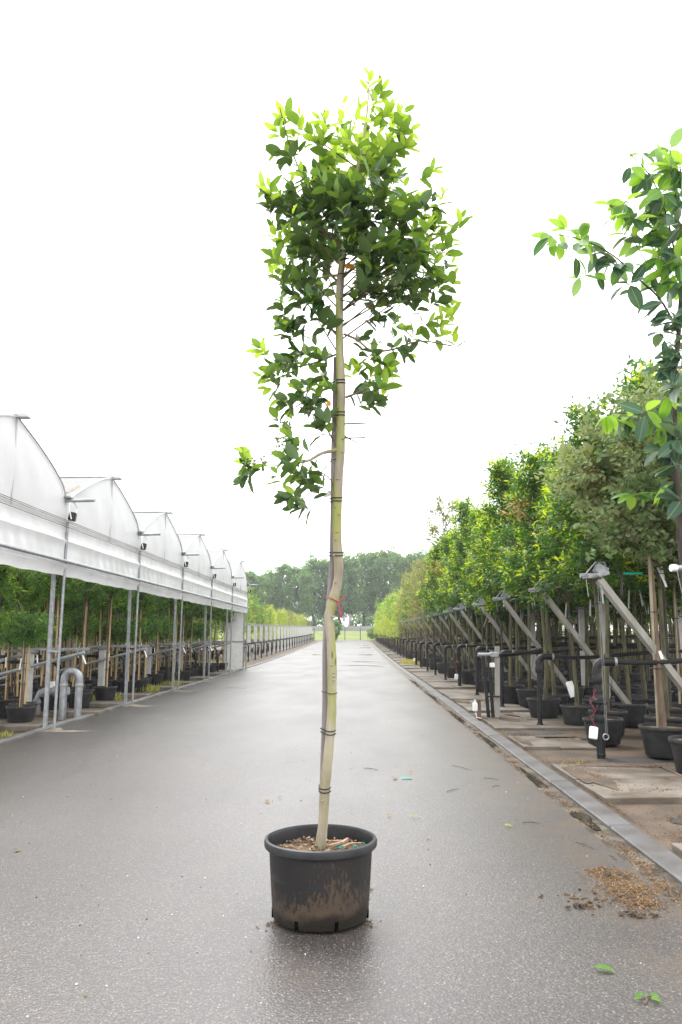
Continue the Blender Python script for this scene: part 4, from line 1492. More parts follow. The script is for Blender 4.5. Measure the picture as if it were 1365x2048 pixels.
def standpipe_proto(kind):
    t = thing('irrigation_standpipe', 'x', 'standpipe')
    b = MB()
    b.tube([(0, 0, -0.03), (0, 0, 1.0)], 0.04 if kind else 0.056, 12)
    b.lathe([(0.058, 0.0), (0.062, 0.02), (0.062, 0.03), (0.05, 0.05)], 12)
    b.build('pipe', M['black'], t)
    b = MB()
    b.lathe([(0.06, 0.92), (0.066, 0.93), (0.066, 1.02), (0.058, 1.04), (0.058, 1.1)], 14)
    pts = [(0, 0, 1.06), (0, 0, 1.12), (0.015, 0, 1.165), (0.05, 0, 1.2), (0.1, 0, 1.21), (0.2, 0, 1.21)]
    b.tube(pts, [0.062, 0.06, 0.06, 0.06, 0.058, 0.056], 12)
    b.tube([(0.2, 0, 1.21), (0.235, 0, 1.21)], 0.066, 12)
    b.build('elbow', M['black'], t)
    b = MB()
    b.tube([(0.235, 0, 1.21), (0.27, 0, 1.21)], 0.06, 12)
    b.build('clamp_ring', M['galv'], t)
    b = MB()
    pts = [(0.26, 0, 1.21), (0.6, 0.0, 1.2), (1.1, 0.03, 1.22), (1.9, 0.06, 1.30), (3.2, 0.05, 1.36), (6, 0, 1.38), (12, 0.02, 1.38)]
    q, qr = smooth_path([Vector(p) for p in pts], [0.034] * len(pts), 4)
    b.tube(q, qr, 9)
    hs_ = b.build('hose', M['black'], t)
    r = random.Random(3 + kind)
    for i in range(6):
        x = 0.7 + i * 0.55
        b = MB()
        dx, dy = r.uniform(-0.25, 0.25), r.uniform(-0.25, 0.35)
        q, qr = smooth_path([Vector((x, 0.0, 1.22)), Vector((x + dx * 0.3, dy - 0.1, 1.1)), Vector((x + dx, dy - 0.15, 0.75)), Vector((x + dx * 0.6, dy * 0.6, 0.42))], [0.005] * 4, 5)
        b.tube(q, qr, 4)
        b.build('drip_tube', M['tie'], hs_)
    if kind == 0:
        b = MB()
        b.lathe([(0.06, 0.42), (0.075, 0.44), (0.08, 0.5), (0.07, 0.53), (0.085, 0.56), (0.09, 0.61), (0.075, 0.66), (0.1, 0.68), (0.1, 0.72), (0.07, 0.75), (0.06, 0.8), (0.068, 0.82), (0.06, 0.85)], 14)
        b.tube([(-0.12, -0.02, 0.7), (0.1, -0.03, 0.7)], 0.045, 10)
        b.tube([(0, -0.05, 0.62), (0.005, -0.13, 0.62)], 0.04, 10)
        b.build('valve_body', M['black'], t)
        b = MB()
        b.box((-0.1, -0.04, 0.3), (0.09, 0.07, 0.16), 0, Euler((0, R(8), 0.2)), 0.012)
        b.build('control_box', M['white'], t)
        b = MB()
        b.tube([(-0.08, -0.05, 0.38), (-0.13, -0.07, 0.5), (-0.07, -0.08, 0.58), (-0.12, -0.06, 0.68), (-0.05, -0.07, 0.86)], 0.006, 5)
        b.build('control_cable', M['redwire'], t)
    return Proto(t)


SP0, SP1 = standpipe_proto(0), standpipe_proto(1)
PX = 3.28
for k in range(NROW):
    y = ROW0 + ROWD * k
    far = k > 12
    o_ = ORD[k] if k < 20 else None
    pr = SP0 if k in (0, 4, 9) else SP1
    lab = ('thick black standpipe with valve and white control box beside concrete slabs' if k == 0 else
           f'black irrigation standpipe with a bent elbow, {ORD[k]} along the kerb from the thick valve pipe' if k <= 12 else
           'small distant black irrigation standpipe in the crowded far rows')
    pr.put((PX + rnd.uniform(-0.04, 0.04), y, gz(y)), 0, (1, 1, rnd.uniform(0.97, 1.04)), lab, 'irrigation standpipes along the bed', (rnd.uniform(-0.02, 0.02), rnd.uniform(-0.03, 0.03)))
    BR.put((3.44 + rnd.uniform(-0.05, 0.05), y + 0.12, gz(y)), rnd.uniform(-0.03, 0.03), 1.0 if k < 14 else 0.8,
           'slanting grey beam with galvanised clamp over the row of the thick valve pipe' if k == 0 else
           (f'slanting weathered beam with galvanised clamp on top, {ORD[k]} row along the kerb' if k <= 12 else 'small distant slanting beam among the crowded far rows'),
           'slanting wire braces of the tree rows')

r = random.Random(77)
pick = {'PHO': 0}


def put_tree(x, y, k, col, line):
    if not in_view(x, y):
        return
    sc = r.uniform(0.93, 1.07)
    near = k <= 8 and col < 6
    if (k == 0 and col <= 1 and line == 0) or (k == 1 and col == 2 and line == 0):
        pr, d, g_ = OLV[(k + col) % 2], 'olive grey potted tree', 'olive grey trees in pots'
    elif k <= 7:
        pr, d, g_ = PHO[r.randrange(4)], 'glossy bright green potted tree', 'glossy green trees in pots'
    elif k <= 13:
        pr, d, g_ = (DUL[r.randrange(2)] if r.random() < 0.75 else PHO[r.randrange(4)]), 'thin dull green potted tree', 'thin dull trees in pots'
    else:
        pr, d, g_ = (PAL[r.randrange(2)] if r.random() < 0.75 else GRN[r.randrange(2)]), 'pale green bushy potted tree', 'pale bushy trees in pots'
    if near:
        lab = f'{d}, {ORD[col]} from the kerb, {("nearer", "middle", "rear")[line]} line of the {ORD[k]} row'
    elif k <= 13:
        lab = f'{d} crowded deep among trunks of the middle rows'
    else:
        lab = f'{d} in the far rows towards the end fence'
    pr.put((x + r.uniform(-0.08, 0.08), y + r.uniform(-0.08, 0.08), gz(y)), r.uniform(0, 6.28), (sc, sc, sc * r.uniform(0.93, 1.07) * (0.97, 0.93, 1.0, 0.9, 1.04, 0.94, 1.03, 0.92)[k % 8] * (1.0 if col < 3 else 0.93)), lab, g_, (r.uniform(-0.012, 0.012), r.uniform(-0.015, 0.015)))


for k in range(NROW):
    y = ROW0 + ROWD * k
    nc = 9 if k <= 6 else (6 if k <= 12 else 3)
    for line in ((0, 1, 2) if k <= 6 else (0, 1)):
        for c in range(nc if line < 2 else 5):
            x = 3.95 + 0.94 * c - (0, 0.25, -0.1)[line]
            if k == 0 and line == 0:
                x += 0.22
            put_tree(x, y + (0.05, 1.15, 2.25)[line], k, c, line)
# tall sparse tree standing out of the middle rows
t = thing('potted_sparse_tree', 'tall sparse wispy potted tree rising above the middle rows', 'potted tree', (4.05, 34.0, 0))
make_pot(t)
fn = stem_fn(66, 0.08)
stem_part(t, fn, 0.36, 7.3, 0.04, 0.008, 'browntrunk')
crown(t, 166, 3.0, 7.5, 0.9, 30, 10, 9, 0.22, 0.06, ('dull', 'dull', 'pho', 'phor'), 0.3, lambda q: 0.95 - 0.3 * q, 0.6, 0.9, 0.2, 1, 0.4, 0.3, stem=fn)

# the trees farther inside the bed, past those one can tell apart: trunks, pots and crowns as one mass
def tree_mass(name, spots, seed, mats, zc0, zc1, rad):
    r = random.Random(seed)
    lv = Leaves(segs=1, fold=0.3, curl=0.1)
    tr = MB()
    for (x, y) in spots:
        z0 = gz(y)
        h = r.uniform(0.9, 1.08)
        tr.tube([(x, y, z0), (x + r.uniform(-0.1, 0.1), y, z0 + zc0 * 0.6), (x, y, z0 + zc1 * 0.8)], [0.045, 0.04, 0.015], 5, 0, cap=False)
        tr.lathe([(0.24, 0.0), (0.31, 0.42), (0.27, 0.40), (0.0, 0.39)], 9, 1, (x, y, z0))
        for j in range(150):
            q = r.random()
            a = r.uniform(0, 6.28)
            rr = rad * (1 - 0.5 * q) * math.sqrt(r.random())
            p = Vector((x + rr * math.cos(a), y + rr * math.sin(a), z0 + (zc0 + (zc1 - zc0) * q) * h))
            d = Vector((math.cos(a), math.sin(a), r.uniform(-0.5, 0.9)))
            lv.add(p, d, rvec(r) + Vector((0, 0, 0.6)), 0.3 * r.uniform(0.7, 1.2), 0.15, r.randrange(3), r.random(), 0.1)
    root = lv.build(name, [M[k] for k in mats])
    tag(root, kind='stuff')
    tr.build('trunk_mass', [M['trunk'], M['potplastic']], root)


rr = random.Random(91)
sp_ = []
for k in range(NROW):
    nc = 9 if k <= 6 else (6 if k <= 12 else 3)
    for line in (0, 1):
        for c in range(nc, 24 if k < 16 else 9):
            x, y = 4.05 + 0.98 * c + rr.uniform(-0.2, 0.2), ROW0 + ROWD * k + 1.1 * line + rr.uniform(-0.2, 0.2)
            if in_view(x, y):
                sp_.append((x, y))
sp_h = [(12.0 + 0.9 * i, 70 + 1.6 * (i % 3)) for i in range(30)] + [(9.5 + 0.8 * i, 100 + 3 * (i % 3)) for i in range(40)]
tree_mass('tree_mass', sp_h, 94, ('pho', 'dull', 'dull'), 0.3, 4.6, 0.95)
tree_mass('tree_mass', sp_, 92, ('pho', 'pho', 'dull'), 2.4, 5.3, 0.75)
sp_ = [(-16.6 - 1.0 * i + rr.uniform(-0.2, 0.2), 20 + 1.3 * j + rr.uniform(-0.3, 0.3)) for i in range(4) for j in range(26)]
sp_ += [(-10.0 - 1.1 * i + rr.uniform(-0.2, 0.2), 39.5 + 1.6 * j + rr.uniform(-0.3, 0.3)) for i in range(6) for j in range(12) if i > 2 or j > 5]
sp_ = [q for q in sp_ if in_view(*q)]
tree_mass('tree_mass', sp_, 93, ('top', 'pho', 'topy'), 0.9, 3.4, 0.7)
# undergrowth at the feet of the poplars
r = random.Random(14)
lv = Leaves(segs=1, fold=0.3, curl=0.1)
for i in range(9000):
    x, y = r.uniform(-34, 34), r.uniform(203, 212)
    h = 3.2 + 1.6 * math.sin(x * 0.5) + 1.1 * math.sin(x * 1.3 + 1)
    lv.add((x, y, 2.4 + max(0.4, h) * r.random() ** 0.8), rvec(r), rvec(r) + Vector((0, -0.5, 0.8)), 0.75, 0.5, 0, r.random(), 0.1)
tag(lv.build('undergrowth', [M['pop']]), kind='stuff')

# upright support boards inside the rows
b = MB()
b.box((0, 0, 1.12), (0.15, 0.08, 2.3), 0, None, 0.01)
t = thing('support_post', 'x', 'post')
b.build('board', M['post'], t)
b = MB()
b.box((0, 0, 2.3), (0.26, 0.14, 0.07), 0, None, 0.012)
b.tube([(-0.22, 0, 2.22), (0.2, 0, 2.22)], 0.025, 7)
b.build('post_cap', M['galv'], t)
BOARD = Proto(t)
for i, (x, y) in enumerate([(5.35, 12.4), (5.0, 16.0), (5.6, 19.5), (5.2, 23.2), (6.6, 16.1), (8.2, 19.6)]):
    BOARD.put((x, y, 0), 0, (1, 1, 0.98), f'pale upright support board between the trunks, {ORD[i]} counted from the thick valve pipe', 'support boards between the trunks')

# pair of pipes with a grey post by the kerb
p = on_ground(990, 1437)
t = thing('valve_post', 'grey wooden post with two black pipes strapped beside the kerb', 'post', (p.x, p.y, 0))
b = MB()
b.box((0.07, 0, 0.68), (0.085, 0.085, 1.4), 0, Euler((0, R(1.5), 0)), 0.006)
b.build('wooden_post', M['beam'], t)
for dx, ln in ((-0.12, -0.08), (-0.035, -0.05)):
    b = MB()
    b.tube([(dx, -0.03, -0.02), (dx + ln, -0.03, 1.2)], 0.035, 9)
    b.build('pipe', M['black'], t)
b = MB()
b.tube([(-0.3, -0.03, 1.22), (0.0, -0.03, 1.22)], 0.036, 9)
b.box((0.02, -0.03, 1.22), (0.16, 0.1, 0.1), 0, None, 0.015)
b.build('pipe_cross', M['galv'], t)
b = MB()
b.box((-0.03, -0.05, 1.02), (0.1, 0.06, 0.09), 0, None, 0.012)
b.build('control_box', M['white'], t)
b = MB()
b.tube([(0.05, -0.04, 1.2), (0.4, 0.05, 1.22), (0.9, 0.6, 1.26), (1.4, 1.6, 1.3)], 0.035, 8)
b.build('hose', M['black'], t)
b = MB()
b.box((-0.03, -0.03, 0.42), (0.26, 0.1, 0.03), 0, None, 0.004)
b.build('pipe_strap', M['tie'], t)
# short brown stake with a white socket box
p = on_ground(957, 1437)
t = thing('socket_stake', 'short brown stake carrying a small white box at the kerb', 'stake', (p.x, p.y, 0))
b = MB()
b.box((0.02, 0, 0.17), (0.07, 0.07, 0.38), 0, None, 0.006)
b.build('stake', M['browntrunk'], t)
b = MB()
b.box((-0.06, -0.03, 0.22), (0.09, 0.07, 0.16), 0, None, 0.014)
b.tube([(-0.06, -0.03, 0.29), (-0.06, -0.03, 0.36)], 0.018, 8)
b.build('socket_box', M['white'], t)
b = MB()
b.tube([(-0.05, -0.03, 0.14), (-0.04, -0.04, 0.03), (0.03, -0.1, 0.015), (0.1, -0.08, 0.012)], 0.008, 5)
b.build('cable', M['white'], t)
# white cylinder lying on the pots
p = at(1143, 1378, 15.2)
t = thing('white_canister', 'white cylinder leaning on a pot rim behind a mossy trunk', 'canister', p)
b = MB()
b.lathe([(0.001, -0.15), (0.062, -0.15), (0.066, -0.14), (0.066, 0.12), (0.062, 0.14), (0.045, 0.145), (0.04, 0.13), (0.001, 0.13)], 20)
o = b.build('canister_body', M['white'], t)
o.rotation_euler = (R(-8), R(-14), 0)
# plumb wire with a ring hanging off the front brace
q0 = at(1196, 1165, 10.6)
q1 = at(1212, 1468, 10.35)
t = thing('plumb_wire', 'thin steel wire with a ring hanging in front of the nearest pots', 'wire', q1)
b = MB()
b.tube([q0 - q1, Vector((0, 0, 0))], 0.0022, 5)
b.tube([q0 - q1 + Vector((0.03, 0, 0)), Vector((0.02, 0, 0.01))], 0.0022, 5)
b.build('wire', M['wire'], t)
b = MB()
b.tube([(0.036 * math.cos(2 * PI * j / 16), 0, -0.036 + 0.036 * math.sin(2 * PI * j / 16)) for j in range(16)], 0.008, 7, closed=True)
b.build('ring', M['wire'], t)
# end of a steel tube that enters the picture beside the rows
q = at(1347, 1136, 9.2)
t = thing('steel_rail', 'pale steel tube end capped in plastic beside the large-leaved tree', 'rail', q)
b = MB()
b.tube([(0, 0, 0), (1.6, 0.25, 0.02)], 0.036, 12)
b.build('tube', M['galv'], t)
b = MB()
b.tube([(-0.03, -0.004, 0), (0.04, 0.006, 0)], 0.042, 12)
b.build('end_cap', M['white'], t)
b = MB()
b.tube([(0.03, -0.03, -0.03), (0.1, -0.03, -0.5), (0.22, -0.02, -1.1)], 0.006, 5)
b.build('hanging_wire', M['wire'], t)

# ------------------------------------------------------------------ the large-leaved tree at the edge
MYY = 9.4
t = thing('potted_magnolia_tree', 'large-leaved tree with a long dark branch reaching out over the bed', 'potted tree')
pb = at(1396, 1505, MYY)
pt = make_pot(t, 0.31, 0.42)
pt.location = (pb.x, pb.y, 0)
b = MB()
MT = [(1398, 1480, 18), (1388, 1350, 17), (1378, 1230, 16), (1367, 1130, 15), (1356, 1000, 14), (1349, 860, 13), (1347, 760, 12), (1356, 690, 10), (1362, 600, 9), (1372, 480, 8), (1385, 380, 6)]
mp_ = [at(x, y, MYY) for x, y, _ in MT]
q, qr = smooth_path(mp_, [w_ * 0.5 * MYY / F_PX for _, _, w_ in MT], 3)
b.tube(q, qr, 10)
b.build('trunk', M['darktrunk'], t)
for (pl, r0) in [([(1362, 680), (1345, 640), (1318, 595), (1280, 560), (1248, 528), (1210, 500), (1165, 480), (1112, 468)], 0.016), ([(1364, 590), (1345, 480), (1330, 420), (1300, 350), (1252, 300)], 0.013), ([(1366, 560), (1356, 470), (1352, 380), (1356, 320)], 0.012),
                 ([(1350, 840), (1320, 835), (1270, 828), (1228, 826)], 0.010), ([(1356, 700), (1345, 690), (1320, 668)], 0.008), ([(1370, 520), (1330, 545), (1290, 520), (1250, 440)], 0.010)]:
    b = MB()
    pp = [at(x, y, MYY - 0.04 * i) for i, (x, y) in enumerate(pl)]
    q, qr = smooth_path(pp, [r0 * (1 - 0.75 * i / len(pp)) for i in range(len(pp))], 3)
    b.tube(q, qr, 7)
    b.build('branch', M['darktrunk'], t)
ML = [(1105, 474, 18, 1, 5, .9), (1135, 462, 22, 1, 5, .9), (1118, 488, 16, 1, 3, .8), (1165, 480, 24, .7, 5, 1), (1152, 512, 16, .6, 3, .8), (1190, 505, 22, .3, 5, 1), (1215, 508, 24, 0, 5, 1), (1160, 556, 16, .7, 3, .8), (1190, 548, 16, .4, 3, .9), (1232, 530, 26, 0, 6, 1), (1258, 570, 24, 0, 5, 1), (1275, 585, 18, 0, 3, 1),
      (1222, 440, 14, .9, 3, .8), (1222, 410, 16, .9, 3, .7), (1250, 405, 24, .8, 6, .8), (1268, 440, 28, .6, 8, .9), (1246, 425, 18, .7, 4, .8), (1262, 470, 22, .8, 5, .9), (1284, 308, 16, .8, 3, .8), (1262, 332, 14, .4, 2, .8), (1290, 345, 20, .6, 5, .9), (1315, 345, 26, .6, 7, 1), (1345, 335, 30, .6, 8, 1), (1320, 385, 36, .4, 11, 1), (1355, 385, 36, .3, 10, 1), (1300, 420, 30, .4, 9, 1), (1335, 435, 38, .15, 11, 1.05), (1310, 460, 28, .4, 8, 1), (1362, 450, 36, .1, 10, 1),
      (1340, 490, 34, .4, 9, 1), (1320, 515, 28, .8, 7, 1.05), (1358, 520, 30, .4, 8, 1), (1340, 548, 24, .7, 6, 1), (1308, 545, 20, .8, 4, 1), (1362, 565, 22, .2, 6, 1), (1290, 490, 18, .3, 4, .9),
      (1325, 605, 18, 0, 4, .9), (1348, 635, 18, 0, 5, .9), (1335, 618, 12, 0, 3, .9), (1322, 665, 16, 0, 4, .9), (1345, 690, 18, 0, 5, .9), (1336, 720, 16, 0, 5, .9), (1352, 735, 18, 0, 6, .9), (1330, 745, 14, .1, 3, .9), (1350, 775, 20, .2, 6, 1), (1360, 810, 20, .3, 6, 1),
      (1215, 830, 14, .9, 4, .8), (1232, 842, 18, .9, 5, .9), (1258, 835, 18, .8, 5, .9), (1290, 826, 20, .5, 5, 1), (1320, 845, 22, .4, 6, 1), (1345, 850, 24, .3, 7, 1), (1335, 895, 22, .3, 6, 1), (1355, 930, 20, .2, 5, 1), (1345, 965, 20, .3, 5, 1), (1362, 1000, 20, .3, 5, 1), (1362, 700, 20, 0, 5, 1), (1362, 650, 20, .1, 5, 1), (1358, 880, 22, .2, 6, 1), (1340, 300, 22, .8, 5, .9), (1362, 340, 26, .6, 6, 1)]
lv = Leaves(segs=4, fold=0.3, curl=0.2, shape=0.95, waves=0.05)
tw = MB()
r = random.Random(31)
for (cx, cy, rad, yg, n, ks) in ML:
    c = at(cx, cy, MYY + r.uniform(-0.35, 0.1))
    s_ = zc(c) / F_PX
    for i in range(int(n * 1.35)):
        off = rvec(r) * rad * s_ * r.uniform(0.2, 0.9)
        d = (off.normalized() * 0.8 + Vector((-0.3, 0, -0.35)) + rvec(r) * 0.6).normalized()
        y_ = r.random()
        mi = 1 if y_ < yg * 0.75 else (0 if (y_ < 0.5 + yg * 0.5 and cy < 560) else 2)
        L = 0.31 * ks * r.uniform(0.75, 1.1)
        pz = c + off * 0.35
        lv.add(pz, d, Vector((0, -0.5, 0.8)) + rvec(r) * 0.7, L, L * r.uniform(0.42, 0.52), mi, r.random(), r.uniform(0, 0.3))
        tw.tube([c, c + off * 0.15, pz], 0.004, 4, cap=False)
lv.build('foliage', [M['mag'], M['magy'], M['magd']], t)
tag(tw.build('leaf_stalks', M['twig'], t), kind='stuff')
# low spray of the same leaves at the head of the front olive tree
t = thing('potted_magnolia_shoot', 'single spray of large bright leaves hanging by the forked olive trunk', 'potted tree', (4.55, 10.2, 0))
make_pot(t, 0.29, 0.4)
b = MB()
b.tube([(0, 0, 0.3), (0.0, 0, 2.0), (-0.08, -0.1, 3.2), (-0.3, -0.25, 3.55)], [0.025, 0.02, 0.012, 0.006], 8)
b.build('trunk', M['browntrunk'], t)
lv = Leaves(segs=4, fold=0.25, curl=0.25, shape=0.95)
for (cx, cy, n) in ((1265, 990, 5), (1300, 985, 6), (1342, 992, 6)):
    c = at(cx, cy, 9.95) - Vector((4.55, 10.2, 0))
    for i in range(n):
        a = 2 * PI * i / n + r.uniform(-0.3, 0.3)
        d = Vector((math.cos(a), math.sin(a) * 0.7, r.uniform(-0.7, 0.15)))
        lv.add(c, d, Vector((0, -0.3, 1)) + rvec(r) * 0.3, 0.27 * r.uniform(0.8, 1.1), 0.125, 1 if i % 2 else 0, r.random(), r.uniform(0.1, 0.35))
lv.build('foliage', [M['mag'], M['magy']], t)

# ------------------------------------------------------------------ standards, posts and braces under the greenhouse
r = random.Random(55)
k = 0
for iy in range(29):
    y = 12.4 + iy * 0.87
    for ix in range(12):
        x = -6.1 - 0.8 * ix - (0.22 if iy % 2 else 0)
        if not in_view(x, y, 0.6) or (abs(((y - 16.1) % 4.69)) < 0.5 and ix == 0):
            continue
        if ix == 0 and iy in (4, 9, 14, 19):
            continue
        kd = r.choice((0, 1, 2, 0, 3, 4)) if ix else r.choice((0, 1, 2, 3))
        nm = 'tall' if kd < 3 else 'short'
        if ix == 0 and iy < 20:
            lab = f'{nm} round-headed standard on a cane, {ORD[iy]} along the greenhouse front'
        elif ix == 1 and iy < 20:
            lab = f'{nm} clipped standard on a cane in the greenhouse second line, {ORD[iy]} along'
        else:
            lab = f'{nm} clipped standard crowded deep inside the open greenhouse'
        s_ = r.uniform(0.9, 1.06)
        TOP[kd].put((x + r.uniform(-0.12, 0.12), y + r.uniform(-0.12, 0.12), 0), r.uniform(0, 6.28), (s_, s_, s_), lab, 'clipped standards under the greenhouse', (r.uniform(-0.015, 0.015), r.uniform(-0.02, 0.02)))

t = thing('anchor_post', 'x', 'post')
b = MB()
b.box((0, 0, 0.62), (0.145, 0.145, 1.3), 0, None, 0.012)
b.build('concrete_post', M['post'], t)
b = MB()
b.box((0.0, 0, 1.28), (0.26, 0.24, 0.1), 0, None, 0.012)
b.tube([(-0.5, 0, 1.27), (0.1, 0, 1.3)], 0.035, 9)
b.box((0.62, 0.02, 1.31), (1.2, 0.05, 0.06), 0, None, 0.006)
b.build('clamp_head', M['galv'], t)
b = MB()
b.tube([(-0.1, -0.12, 1.2), (-3.9, -0.12, 0.1)], 0.035, 8)
b.build('strut', M['greysteel'], t)
b = MB()
b.tube([(1.2, -0.2, 1.25), (-2.7, -0.2, 0.25)], 0.035, 8)
b.build('strut', M['greysteel'], t)
for (x, z, c) in ((0.2, 1.2, 0.1), (1.1, 1.25, 0.5)):
    tag_part(t, x, -0.14, z, 0.3, 0.26, c)
b = MB()
b.tube([(0.6, 0.25, 0.0), (0.55, 0.25, 0.5), (0.5, 0.25, 0.95), (0.4, 0.25, 1.05), (-0.2, 0.25, 1.05), (-4, 0.25, 1.02)], 0.04, 8)
b.tube([(0.55, 0.25, 0.4), (0.55, 0.25, 0.55)], 0.06, 8)
b.build('water_pipe', M['black'], t)
AP = Proto(t)
for i in range(5):
    y = 16.1 + 4.69 * i
    AP.put((-6.65, y, 0), 0, 1.0, f'pale concrete anchor post with steel struts, {ORD[i]} along the greenhouse front', 'anchor posts under the greenhouse')

p = on_ground(140, 1436)
t = thing('vent_pipe', 'bent silver pipe like an upturned hook beside the greenhouse post', 'pipe', (p.x, p.y, 0))
b = MB()
q = [(-0.15, 0, -0.03), (-0.15, 0, 0.6)] + [(-0.15 * math.cos(PI * j / 10), 0, 0.74 + 0.15 * math.sin(PI * j / 10)) for j in range(11)] + [(0.15, 0, 0.6), (0.15, 0, 0.02)]
b.tube(q, 0.072, 16)
b.build('bent_tube', M['galv'], t)
b = MB()
for x in (-0.15, 0.15):
    b.lathe([(0.074, 0.6), (0.08, 0.61), (0.08, 0.65), (0.074, 0.66)], 16, 0, (x, 0, 0))
b.build('tube_collar', M['greysteel'], t)
p = on_ground(88, 1426)
t = thing('drain_manifold', 'dark grey drain elbow with white cap at the foot of an anchor post', 'pipe', (p.x, p.y, 0))
b = MB()
b.tube([(-0.12, 0, -0.03), (-0.12, 0, 0.3), (-0.08, 0, 0.4), (0.02, 0, 0.44), (0.5, 0, 0.45)], 0.085, 12)
b.lathe([(0.09, 0.18), (0.115, 0.2), (0.115, 0.27), (0.09, 0.29)], 14, 0, (-0.12, 0, 0))
b.tube([(0.18, 0, 0.45), (0.26, 0, 0.45)], 0.105, 12)
b.build('elbow_pipe', M['greysteel'], t)
b = MB()
b.lathe([(0.001, 0.62), (0.05, 0.62), (0.055, 0.6), (0.055, 0.52), (0.07, 0.5)], 12, 0, (0.15, 0, 0.02))
b.build('cap', M['white'], t)

# concrete slabs under the edge of the greenhouse
for i, (x, y, sx, sy) in enumerate([(-5.95, 14.0, 1.05, 0.85), (-6.0, 11.9, 1.0, 0.9), (-5.75, 16.4, 1.2, 0.7), (-5.75, 18.4, 0.8, 0.7), (-5.9, 21.0, 1.0, 0.7), (-5.85, 24.0, 0.9, 0.8), (-6.0, 26.4, 1.2, 0.8), (-6.0, 29.4, 1.3, 0.9), (-6.0, 32.4, 1.3, 0.9)]):
    b = MB()
    b.box((0, 0, 0.02), (sx, sy, 0.1), 0, Euler((0, 0, rnd.uniform(-0.03, 0.03))), 0.008)
    o = b.build('paving_slab', M['concrete'], None, True, (x, y, 0))
    tag(o, f'thick pale concrete slab inside the greenhouse kerb, {ORD[i]} from the near end', 'slab', 'slabs along the greenhouse kerb')

# ------------------------------------------------------------------ the field beyond the greenhouse
t = thing('row_end_post', 'x', 'post')
b = MB()
b.box((0, 0, 1.1), (0.21, 0.1, 2.26), 0, None, 0.01)
b.build('board', M['post'], t)
b = MB()
b.box((0, 0, 2.24), (0.28, 0.15, 0.08), 0, None, 0.012)
b.tube([(-0.05, 0, 2.1), (0.3, 0, 2.16)], 0.025, 7)
b.build('post_clamp', M['galv'], t)
b = MB()
b.tube([(-0.1, 0.1, 2.1), (-1.6, 0.1, 0.3)], 0.022, 6)
b.build('strut', M['greysteel'], t)
b = MB()
b.tube([(0.45, -0.2, 0.0), (0.45, -0.2, 0.95), (0.4, -0.2, 1.02), (-0.3, -0.2, 1.02), (-3, -0.2, 1.0)], 0.045, 8)
b.tube([(0.45, -0.2, 0.3), (0.45, -0.2, 0.55)], 0.07, 8)
b.build('standpipe', M['black'], t)
EP = Proto(t)
r = random.Random(66)
for i in range(24):
    y = 47.0 + 3.28 * i
    EP.put((-6.75, y, gz(y)), 0, 1.0, f'white row end board with black pipe, {ORD[i]} beyond the greenhouse' if i < 12 else 'distant white row end board near the far fence', 'white row end boards beyond the greenhouse')
    for c in range(3 if i > 3 else 6):
        yy = y + 0.8
        if not in_view(-7.6 - 1.3 * c, yy):
            continue
        bright = i < 6
        pr = GRN[r.randrange(2)] if (bright and r.random() < 0.7) else PAL[r.randrange(2)] if r.random() < 0.6 else DUL[r.randrange(2)]
        d = {0: 'leafy'}.get(0)
        pr.put((-7.7 - 1.3 * c + r.uniform(-0.2, 0.2), yy + r.uniform(-0.3, 0.3), gz(yy)), r.uniform(0, 6.28), r.uniform(0.8, 1.0) * (1.0 if i < 5 else 0.82), 'light green potted tree in the field behind the white row end boards', 'potted trees beyond the greenhouse')

# ------------------------------------------------------------------ far end: gate fence, bush, wall, poles, poplars
fy = 128.0
t = thing('mesh_fence', 'green steel mesh fence closing the far end of the road', 'fence', (0, fy, gz(fy)))
for i in range(9):
    b = MB()
    x = -9.6 + 2.5 * i + 0.5
    b.box((x, 0, 0.98), (0.1, 0.1, 2.0), 0)
    b.build('fence_post', M['mesh'], t)
    if i < 8:
        b = MB()
        for q in range(10):
            b.box((x + 1.25, 0, 0.1 + q * 0.2), (2.38, 0.012, 0.012), 0)
        for q in range(24):
            b.box((x + 0.06 + q * 0.1035, 0.014, 1.0), (0.012, 0.012, 1.9), 0)
        b.build('mesh_panel', M['mesh'], t)
b = MB()
b.box((0, 0, 0.4), (70, 0.4, 0.9), 0)
b.box((0, 0, 0.9), (70.3, 0.5, 0.1), 0)
t = thing('boundary_wall', 'low grey wall beyond the mesh fence', 'wall', (0, 158, 2.38))
b.build('wall_body', M['wallgrey'], t)
t = thing('round_bush', 'round clipped green bush beside the far fence', 'bush', (-3.35, 121, gz(121)))
crown(t, 301, 0.4, 3.0, 1.35, 26, 10, 9, 0.26, 0.14, ('pho', 'pho', 'mid', 'phor'), 0.3, lambda q: math.sin(PI * (0.15 + 0.7 * q)), 0.3, 1, 0.1, 1, 0.4, 0.5)
t = thing('round_bush', 'small dark bush at the road end in front of the far tree rows', 'bush', (2.75, 124, gz(124)))
crown(t, 302, 0.3, 1.8, 0.9, 14, 8, 9, 0.24, 0.12, ('top', 'top', 'mid', 'phor'), 0.2, lambda q: math.sin(PI * (0.15 + 0.7 * q)), 0.3, 1, 0.1, 1, 0.4, 0.4)
for i, (px, top) in enumerate(((700, 1228), (687, 1236))):
    y = 170
    p = at(px, 1270, y)
    q = at(px, top, y)
    t = thing('utility_pole', ('taller' if i == 0 else 'shorter') + ' thin grey pole standing before the poplars', 'pole', (p.x, y, 2.38))
    b = MB()
    b.tube([(0, 0, 0), (0, 0, q.z - 2.38)], [0.12, 0.08], 8)
    b.build('shaft', M['greysteel'], t)
    b = MB()
    b.box((0, 0, q.z - 2.78), (1.2, 0.08, 0.1), 0)
    b.build('cross_arm', M['greysteel'], t)
    b = MB()
    b.box((0.15, -0.2, 2.6), (0.6, 0.4, 1.0), 0, None, 0.05)
    b.build('cabinet', M['wallgrey'], t)

